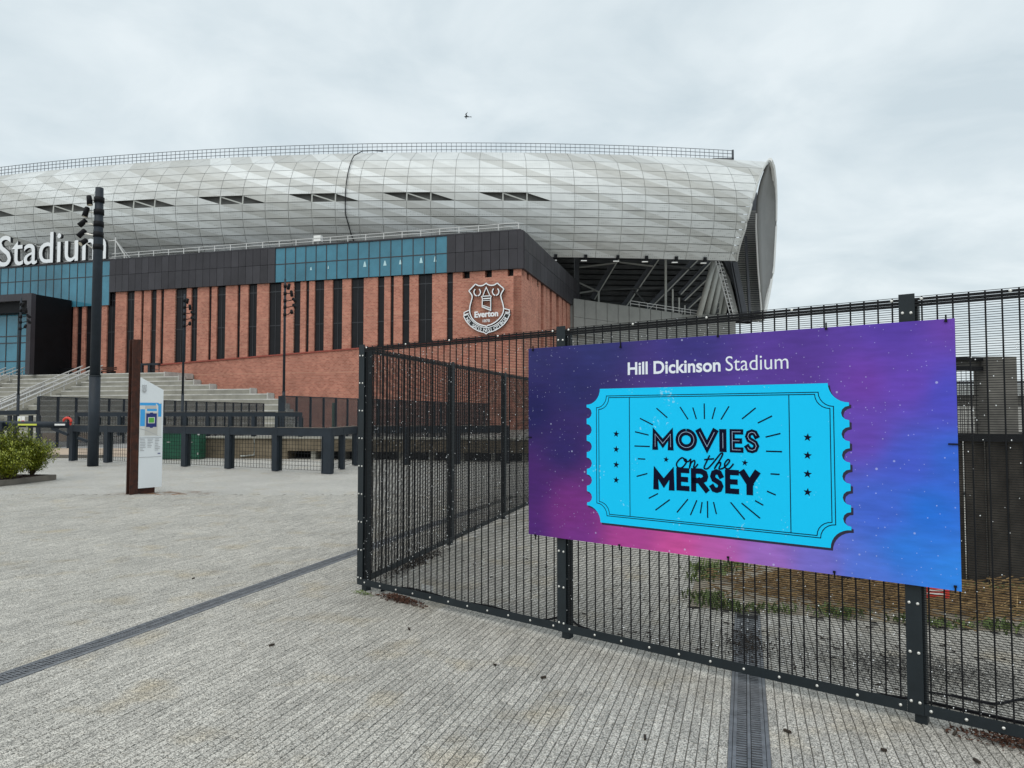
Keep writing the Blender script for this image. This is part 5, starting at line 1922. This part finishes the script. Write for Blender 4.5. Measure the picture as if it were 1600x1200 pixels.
# ------------------------------------------------------------------ boom barrier, notices, lifebuoy
def build_boom():
    Y = 25.3
    a = at(-30, 662, Y); b = at(106, 664, Y)
    hs = gnd(2, 712)
    t = thing('boom_barrier', 'long dark boom barrier arm with yellow reflective strips behind the shrub', 'barrier', (a[0], Y, 0))
    m = MB(); m.tube([a, b], .115, 10); ar = m.build('arm', M['rail'], t)
    for p in ar.data.polygons: p.use_smooth = len(p.vertices) == 4
    for x0, x1, mm in ((32, 61, 'yellow'), (89, 105, 'white')):
        p, q = at(x0, 664.3, Y), at(x1, 664.3, Y)
        m = MB(); m.box((p + q) / 2 + np.array([0, -.125, .02]), (q[0] - p[0], .02, .06)); m.build('reflector_strip', M[mm], t)
    m = MB(); m.bar(at(81, 669, Y), at(106, 679, Y), .09); m.build('brace', M['rail'], t)
    m = MB(); m.bar(at(122, 684, Y), at(137, 690, Y), .09); m.build('brace', M['rail'], t)
    c = at(0, 680, Y)
    m = MB(); m.box((c[0] - .1, Y, .55), (.3, .3, 1.1)); m.build('pivot_post', M['rail'], t)
    m = MB(); m.box((c[0] - .05, Y, 1.25), (.5, .42, .28)); m.build('head', M['rail'], t)
    # rail behind with dark posts
    t2 = thing('hand_rail', 'dark horizontal rail on posts behind the boom barrier at far left', 'rail', at(-10, 700, 33) * np.array([1, 1, 0]))
    m = MB(); m.bar(at(-20, 645.5, 33), at(58, 644, 33), .2, .2); m.build('rail', M['rail'], t2)
    for px in (15, 24, 48, 60):
        q = at(px, 645, 33); m = MB(); m.box((q[0], 33.02, q[2] / 2 - .06), (.15, .12, q[2] - .11)); m.build('post', M['rail'], t2)
    for i, (x0, mm, lab, cat) in enumerate(((27.4, 'yellow', 'white notice with a yellow warning triangle on the far-left rail', 'notice'), (33.4, 'red', 'white notice with a red band on the far-left rail', 'notice'))):
        p, q = at(x0, 661.5, 32.8), at(x0 + 5.6, 650.5, 32.8)
        t3 = thing('notice', lab, cat, (p[0], 32.8, p[2]), 'safety notices')
        m = MB(); m.box(((p[0] + q[0]) / 2, 32.8, (p[2] + q[2]) / 2), (q[0] - p[0], .02, q[2] - p[2])); m.build('board', M['white'], t3)
        m = MB()
        cx = (p[0] + q[0]) / 2; w = (q[0] - p[0]) * .42
        if i == 0:
            m.prism([(cx - w, 32.785, p[2] + .06), (cx + w, 32.785, p[2] + .06), (cx, 32.785, q[2] - .06)], (0, .004, 0))
        else:
            m.box((cx, 32.786, p[2] + .09), (w * 2, .004, .09))
        m.build('symbol', M[mm], t3)
    # lifebuoy half hidden behind the arm
    c = at(105, 659, 31)
    t4 = thing('lifebuoy', 'orange red lifebuoy hanging behind the boom barrier arm', 'lifebuoy', (c[0], 31, c[2] - .3))
    m = MB(); m.tube([c + np.array([.17 * math.cos(a_), 0, .17 * math.sin(a_)]) for a_ in np.linspace(0, 2 * math.pi, 19)], .055, 8, cap=False); o = m.build('ring', M['red'], t4, smooth=True)
    m = MB(); m.box(c + np.array([0, .1, -.45]), (.08, .08, 1.4)); m.build('stand', M['rail'], t4)


build_boom()


# ------------------------------------------------------------------ low walls and buff paving strip at far left
def slab(name, label, px0, px1, y, Y, h, dep, mm, cat='wall', group=None):
    a = at(px0, y, Y); b = at(px1, y, Y)
    m = MB(); m.box(((a[0] + b[0]) / 2, Y + dep / 2, h / 2), (b[0] - a[0], dep, h))
    o = m.build(name, M[mm], None); tag(o, label, cat, group)
    return o


o = slab('kerb_block', 'pale concrete block of the low wall behind the shrub', 18, 62, 690, 44, .48, .5, 'concrete', 'block', 'low wall blocks')
o = slab('kerb_block', 'buff concrete block of the low wall left of the lamp post', 66, 140, 690, 43.5, .5, .5, 'pinkpave', 'block', 'low wall blocks')
for px0, px1, Y0, Y1, mm, nm in ((20, 240, 28.2, 35, 'pinkpave', 'buff_path'), (20, 250, 35.0, 43.4, 'greypave', 'grey_path')):
    a, b = at(px0, 700, Y0), at(px1, 700, Y0); c, d = at(px0, 690, Y1), at(px1, 690, Y1)
    m = MB(); z = -.006
    m.add([(a[0], Y0, z), (b[0], Y0, z), (d[0], Y1, z), (c[0], Y1, z)], [(0, 1, 2, 3)])
    o = m.build(nm, M[mm], None); o['kind'] = 'structure'
a, b = at(18, 700, 27.4), at(160, 700, 27.4)
m = MB(); m.box(((a[0] + b[0]) / 2, 27.5, .045), (b[0] - a[0], .3, .12)); o = m.build('kerb', M['kerb'], None); o['kind'] = 'structure'


# ================================================================== PLANTER AND SHRUBS
def build_planter():
    c0 = gnd(88, 749); c1 = gnd(-5, 760)
    c0 = np.array([c0[0], c0[1], 0]); c1 = np.array([c1[0], c1[1], 0])
    d = c1 - c0; d /= np.linalg.norm(d); back = np.array([-d[1], d[0], 0])
    if back[1] < 0: back = -back
    t = thing('planter_bed', 'low brown kerbed planting bed of dark bark mulch at left', 'planter', c0)
    m = MB(); m.box((c0 + d * 2.5 + back * .05 + UP * .06), (5.0, .1, .13), (d, back, UP)); m.build('kerb', M['kerb'], t)
    m = MB(); m.box((c0 + d * .05 + back * 1.4 + UP * .06), (.1, 2.6, .128), (d, back, UP)); m.build('kerb', M['kerb'], t)
    m = MB()
    n = 14; vs_ = []
    r = random.Random(2)
    for j in range(n + 1):
        for i in range(n + 1):
            vs_.append(c0 + d * (.1 + 4.9 * i / n) + back * (.1 + 2.5 * j / n) + UP * (.09 + r.uniform(0, .04)))
    m.add(vs_, [(j * (n + 1) + i, j * (n + 1) + i + 1, (j + 1) * (n + 1) + i + 1, (j + 1) * (n + 1) + i) for j in range(n) for i in range(n)])
    m.build('mulch', M['mulch'], t)
    chips = MB()
    for _ in range(500):
        p = c0 + d * r.uniform(.12, 3) + back * r.uniform(.12, 2.3) + UP * .125
        a = r.uniform(0, 6.28); e = np.array([math.cos(a), math.sin(a), r.uniform(-.3, .3)]); f = np.array([-e[1], e[0], r.uniform(-.3, .3)])
        chips.box(p, (r.uniform(.03, .07), r.uniform(.015, .03), .012), (e, f, np.cross(e, f)))
    chips.build('bark_chips', M['mulch'], t, kind='stuff')
    # shrubs: stems and leaf clumps
    def shrub(label, base, h, rad, seed, nst):
        rr = random.Random(seed)
        s = thing('shrub', label, 'shrub', base, 'shrubs in the planting bed')
        st = MB(); tips = []
        for k in range(nst):
            a = rr.uniform(0, 6.28); lean = rr.uniform(.15, 1.0) * rad
            top = base + np.array([math.cos(a) * lean, math.sin(a) * lean, h * rr.uniform(.55, 1.0) * (1 - .25 * (lean / rad))])
            mid = base * .5 + top * .5 + np.array([math.cos(a) * -.05, math.sin(a) * -.05, h * .06])
            st.tube([base, mid, top], [.014, .009, .004], 5)
            for u in np.linspace(.28, 1, 10):
                tips.append((base * (1 - u) ** 2 + mid * 2 * u * (1 - u) + top * u * u, 1))
        st.build('stems', M['stem'], s)
        lf = MB()
        for p, _ in tips:
            for _k in range(20):
                q = p + np.array([rr.gauss(0, .075), rr.gauss(0, .075), rr.gauss(.015, .06)])
                a = rr.uniform(0, 6.28); el = rr.uniform(-.1, 1.1)
                e = np.array([math.cos(a) * math.cos(el), math.sin(a) * math.cos(el), math.sin(el)])
                x = np.cross(e, UP + .01); x /= np.linalg.norm(x)
                n_ = np.cross(x, e)
                l = rr.uniform(.05, .085); w = l * .42
                lf.add([q, q + e * l * .5 + x * w / 2 + n_ * .006, q + e * l, q + e * l * .5 - x * w / 2 + n_ * .006], [(0, 1, 2), (0, 2, 3)], 0 if rr.random() < .74 else 1)
        lf.build('foliage', [M['leaf'], M['leaf2']], s)
    g = lambda px, py: np.array([*gnd(px, py, .11)[:2], .10])
    shrub('low rounded yellow green shrub nearest the planter corner', g(50, 744), .98, .56, 21, 30)
    shrub('taller yellow green shrub with an upright shoot behind the rounded one', g(24, 744), 1.36, .46, 22, 30)
    shrub('leafy yellow green shrub cut by the left edge of view', g(-4, 746), 1.15, .6, 23, 30)
    shrub('small dark shrub low in the mulch by the frame edge', g(12, 749), .75, .5, 24, 22)


build_planter()


# ================================================================== INSIDE THE COMPOUND
def build_compound():
    # planting bed of soil with straw and weeds
    o0 = np.array([1.55, 6.35, 0])
    def Bd(u, w, z=0.0): return o0 + E2 * u + E1 * w + UP * z
    r = random.Random(17)
    n = 30; m = MB(); vs_ = []
    for j in range(n + 1):
        for i in range(n + 1):
            u, w = 4.2 * i / n, 3.35 * j / n
            z = .004 + .05 * math.exp(-((u - 1.7) / 1.2) ** 2 - ((w - 1.0) / .8) ** 2) + r.uniform(0, .008)
            if i in (0, n) or j in (0, n): z = 0.0
            vs_.append(Bd(u, w, z))
    m.add(vs_, [(j * (n + 1) + i, j * (n + 1) + i + 1, (j + 1) * (n + 1) + i + 1, (j + 1) * (n + 1) + i) for j in range(n) for i in range(n)])
    so = m.build('soil_bed', M['soil'], None, tuple(o0)); so['kind'] = 'structure'
    st = MB()
    for _ in range(2600):
        u = r.gauss(1.75, .75); w = r.gauss(.95, .42)
        if not (0.05 < u < 4.15 and .05 < w < 3.2): continue
        p = Bd(u, w, .03 + r.uniform(0, .06)); a = r.gauss(-.3, .7)
        d = np.array([math.cos(a), math.sin(a), r.uniform(-.15, .25)]); l = r.uniform(.08, .3)
        st.bar(p, p + d * l, r.uniform(.004, .009))
    o = st.build('dry_straw', M['straw'], None); tag(o, 'matted dry straw on the bare soil behind the fence', 'straw', kind='stuff')
    wd = MB()
    cl = [(r.uniform(.0, .4), r.uniform(.0, 1.8)) for _ in range(10)] + [(r.uniform(0, 4.1), r.uniform(-.02, .12)) for _ in range(18)] + [(r.uniform(2.5, 4.1), r.uniform(0, 1.5)) for _ in range(26)] + [(r.uniform(3.0, 4.0), r.uniform(1.2, 2.2)) for _ in range(14)]
    for (u, w) in cl:
        big = r.uniform(.02, .08)
        for _ in range(45):
            p = Bd(u + r.gauss(0, .09), w + r.gauss(0, .07), .01)
            a = r.uniform(0, 6.28); d = np.array([math.cos(a) * .6, math.sin(a) * .6, 1]); h = r.uniform(.3, 1) * big
            x = np.array([-math.sin(a), math.cos(a), 0]) * .01
            q = p + d * h
            wd.add([p - x * .4, p + x * .4, q + x, q + d * .03, q - x], [(0, 1, 2, 3, 4)])
    o = wd.build('weeds', M['weed'], None); tag(o, 'low green weeds along the edge of the soil bed', 'weeds', kind='stuff')
    # heap of dark gravel and leaf litter just inside the fence
    def litter(name, label, cat, c, sx, sy, ang_, cnt, mm, hmax, size):
        g = MB()
        ca, sa = math.cos(ang_), math.sin(ang_)
        for _ in range(cnt):
            a, b = r.gauss(0, .42), r.gauss(0, .42)
            x, y = a * sx, b * sy
            z = hmax * max(0, 1 - (a * a + b * b)) * r.random()
            p = np.array([c[0] + x * ca - y * sa, c[1] + x * sa + y * ca, .004 + z])
            e = np.array([r.gauss(0, 1), r.gauss(0, 1), r.gauss(0, .4)]); e /= np.linalg.norm(e)
            f = np.cross(e, UP + np.array([.01, .02, 0])); f /= np.linalg.norm(f)
            s = size * r.uniform(.4, 1.2)
            g.add([p - e * s, p + f * s * .6 + UP * s * .3, p + e * s, p - f * s * .6 + UP * s * .2, p + UP * s * .5], [(0, 1, 4), (1, 2, 4), (2, 3, 4), (3, 0, 4)])
        o = g.build(name, M[mm], None); tag(o, label, cat, kind='stuff')
    litter('gravel_heap', 'scattered dark gravel and grit inside the fence by the right post', 'gravel', gnd(1440, 1050), .95, .42, -.5, 2600, 'gravel', .05, .011)
    litter('leaf_litter', 'dark leaf litter banked along the return fence foot', 'litter', gnd(650, 880), .9, .12, math.atan2(RETD[1], RETD[0]), 1500, 'debris', .05, .014)
    litter('leaf_litter', 'brown dead leaves heaped under the fence by the corner post', 'litter', gnd(625, 939), .34, .06, FANG, 600, 'rustleaf', .05, .016)
    litter('leaf_litter', 'brown dead leaves under the fence at the right edge', 'litter', gnd(1580, 1165), .3, .07, FANG, 500, 'rustleaf', .05, .014)
    litter('leaf_litter', 'dead leaves scattered on the drain inside the fence', 'litter', gnd(1165, 1005), .25, .42, -ROW, 500, 'debris', .015, .013)
    for px, py in ((873, 1010), (1440, 1140), (560, 926)):
        pass
    litter('moss_tuft', 'small green brown moss tuft at the corner post foot', 'moss', gnd(566, 928), .14, .04, FANG, 160, 'weed', .03, .01)
    # twigs and bits
    tw = MB()
    for _ in range(260):
        px, py = r.uniform(600, 1600), r.uniform(830, 1130)
        g0 = gnd(px, py)
        if np.dot(g0[:2] - F0, FENCE_N) > -.12 or in_bed(g0[:2]): continue
        a = r.uniform(0, 6.28); l = r.uniform(.015, .06)
        tw.bar(g0 + UP * .006, g0 + np.array([math.cos(a) * l, math.sin(a) * l, .010]), .006)
    for px, py in ((1008, 1157), (1522, 1188), (1490, 1150), (845, 1060), (775, 1040), (1225, 1142), (1385, 1174), (640, 985), (300, 905), (420, 1010)):
        g0 = gnd(px, py); a = r.uniform(0, 6.28); l = r.uniform(.02, .05)
        tw.bar(g0 + UP * .006, g0 + np.array([math.cos(a) * l, math.sin(a) * l, .012]), .012)
    o = tw.build('twigs', M['debris'], None); tag(o, 'small dark twigs and leaf bits scattered on the paving', 'twigs', kind='stuff')
    # black cable
    pts = [(595, 925), (630, 920), (670, 928), (720, 942), (770, 950), (815, 965), (850, 971), (885, 965), (905, 980), (960, 1000), (1010, 1012), (1060, 1020), (1120, 1036), (1180, 1052), (1245, 1067), (1300, 1080), (1370, 1088), (1440, 1098), (1520, 1115), (1610, 1135)]
    P = [gnd(*p) for p in pts]
    A = np.array(P); N_ = (len(A) - 1) * 4
    cb = MB(); cb.tube([catmull(A, j / N_) + UP * .012 for j in range(N_ + 1)], .0085, 6)
    o = cb.build('cable', M['cable'], None, smooth=True); tag(o, 'black cable lying along the inside foot of the fence', 'cable')
    P = [gnd(*p) for p in ((1440, 1082), (1500, 1092), (1550, 1102), (1590, 1096), (1625, 1090))]
    A = np.array(P); N_ = 20
    cb = MB(); cb.tube([catmull(A, j / N_) + UP * .01 for j in range(N_ + 1)], .007, 6)
    o = cb.build('cable', M['cable'], None, smooth=True); tag(o, 'second thin black cable curling behind the right fence post', 'cable')
    # small white tag
    u = float(np.dot(hit(665, 930, np.array([*F0, 0]), FN3)[:2] - F0, FENCE_D))
    m = MB(); m.box(np.array([*(F0 + FENCE_D * u), .15]) - FN3 * .02, (.14, .003, .05), (FD3, FN3, UP)); o = m.build('paper_tag', M['white'], None); tag(o, 'small white tag at the fence foot near the corner post', 'tag')
    # small red sign lying among the weeds
    c = gnd(1484, 950)
    m = MB(); m.box((c[0] - .12, c[1], .15), (.22, .01, .13), (np.array([.98, -.17, 0]), np.array([.17, .98, 0]), UP)); 
    t = thing('ground_sign', 'small red and white sign among weeds under the poster corner', 'sign', (c[0] - .12, c[1], .02))
    m.build('board', M['red'], t)
    for dz in (.0, .03):
        k = MB(); k.box((c[0] - .122, c[1] - .008, .125 + dz), (.15 - dz, .003, .012), (np.array([.98, -.17, 0]), np.array([.17, .98, 0]), UP)); k.build('white_line', M['white'], t)
    k = MB(); k.box((c[0] - .12, c[1] + .02, .07), (.02, .02, .15)); k.build('stake', M['stem'], t)


build_compound()


def build_gate():
    Y = 7.1
    a = at(1440, 700, Y); b = at(1700, 700, Y)
    t = thing('site_gate', 'dark sheeted gate with a brown grey post seen through the fence at right', 'gate', (at(1568, 900, Y)[0], Y, 0))
    def X(px): return float(at(px, 646, Y)[0])
    def Zy(py): return float(at(1560, py, Y)[2])
    m = MB(); m.box(((X(1546) + X(1592)) / 2, Y + .12, Zy(557) / 2), (X(1592) - X(1546), .22, Zy(557))); m.build('gate_post', M['gatepost'], t)
    for y0, y1 in ((557, 562), (572, 578)):
        k = MB(); k.box(((X(1300) + X(1546)) / 2, Y + .1, (Zy(y0) + Zy(y1)) / 2), (X(1546) - X(1300), .06, Zy(y0) - Zy(y1))); k.build('top_bar', M['wire'], t)
    k = MB(); k.box(((X(1300) + X(1546)) / 2, Y + .14, (Zy(563) + Zy(571)) / 2), (X(1546) - X(1300), .02, Zy(562) - Zy(572))); k.build('top_sheet', M['gatepost'], t)
    n = 8
    zt = Zy(688)
    x0, x1 = X(1300), X(1800)
    for k in range(30):
        xa = x0 + (x1 - x0) * k / 30; xb = x0 + (x1 - x0) * (k + 1) / 30
        q = MB(); q.box(((xa + xb) / 2, Y - .05 + .03 * (k % 2), zt / 2 + .02), (xb - xa - .004, .02, zt)); q.build('sheet', M['gatepanel'], t)
    k = MB(); k.box(((x0 + x1) / 2, Y - .08, zt + .03), (x1 - x0, .07, .07)); k.build('mid_bar', M['wire'], t)
    wm = MB(); weldmesh(wm, (x0, Y + .16), (X(1546), Y + .16), zt, Zy(572), .05, .05, .002); wm.build('mesh_infill', M['wire'], t, kind='stuff')
    # things beyond
    c = at(1531, 690, 15)
    t2 = thing('green_post', 'green fence post seen through the gate mesh right of the poster', 'post', (c[0], 15, 0))
    m = MB(); m.box((c[0], 15, at(1531, 607, 15)[2] / 2), (.11, .11, at(1531, 607, 15)[2])); m.build('shaft', M['green'], t2)
    m = MB(); m.box((c[0], 15, at(1531, 607, 15)[2] + .01), (.13, .13, .02)); m.build('cap', M['green'], t2)
    # far low shed
    p, q = at(1350, 646, 60), at(1900, 646, 60)
    t3 = thing('shed', 'long low grey industrial shed far beyond the gate', 'building', ((p[0] + q[0]) / 2, 64, 0))
    m = MB(); m.box(((p[0] + q[0]) / 2, 64, 1.6), (q[0] - p[0], 8, 3.2)); m.build('wall', M['gatepost'], t3)
    m = MB(); m.prism([(p[0] - .3, 59.7, 3.2), (p[0] - .3, 68.3, 3.2), (p[0] - .3, 64, 4.3)], (q[0] - p[0] + .6, 0, 0)); m.build('roof', M['grey_wall'], t3)
    for k in range(8):
        xa = p[0] + 2 + k * 3.4
        m = MB(); m.box((xa, 59.98, 1.2), (2.4, .06, 2.2)); m.build('door', M['concrete_pale'], t3)


build_gate()


# ================================================================== BIRD
def build_bird():
    c = at(730, 182, 60)
    t = thing('bird', 'small dark bird flying in the grey sky above the stadium roof', 'bird', c)
    m = MB(); m.tube([c + np.array([-.26, 0, -.03]), c + np.array([-.12, 0, 0]), c + np.array([.08, 0, -.02]), c + np.array([.24, 0, -.04])], [.02, .06, .05, .015], 8); m.build('body', M['bird'], t, smooth=True)
    for s in (-1, 1):
        w = MB()
        a = c + np.array([-.1, 0, 0]); b = c + np.array([-.16, -.12, s * .16]); d = c + np.array([-.02 if s < 0 else .06, -.2, s * .32])
        w.prism([a, b, d, b + np.array([.10, .02, -s * .02]), c + np.array([.06, 0, 0])], (0, .02, 0)); w.build('wing', M['bird'], t)
    m = MB(); m.prism([c + np.array([.2, 0, -.02]), c + np.array([.36, 0, .02]), c + np.array([.36, 0, -.09])], (0, .015, 0)); m.build('tail', M['bird'], t)


build_bird()
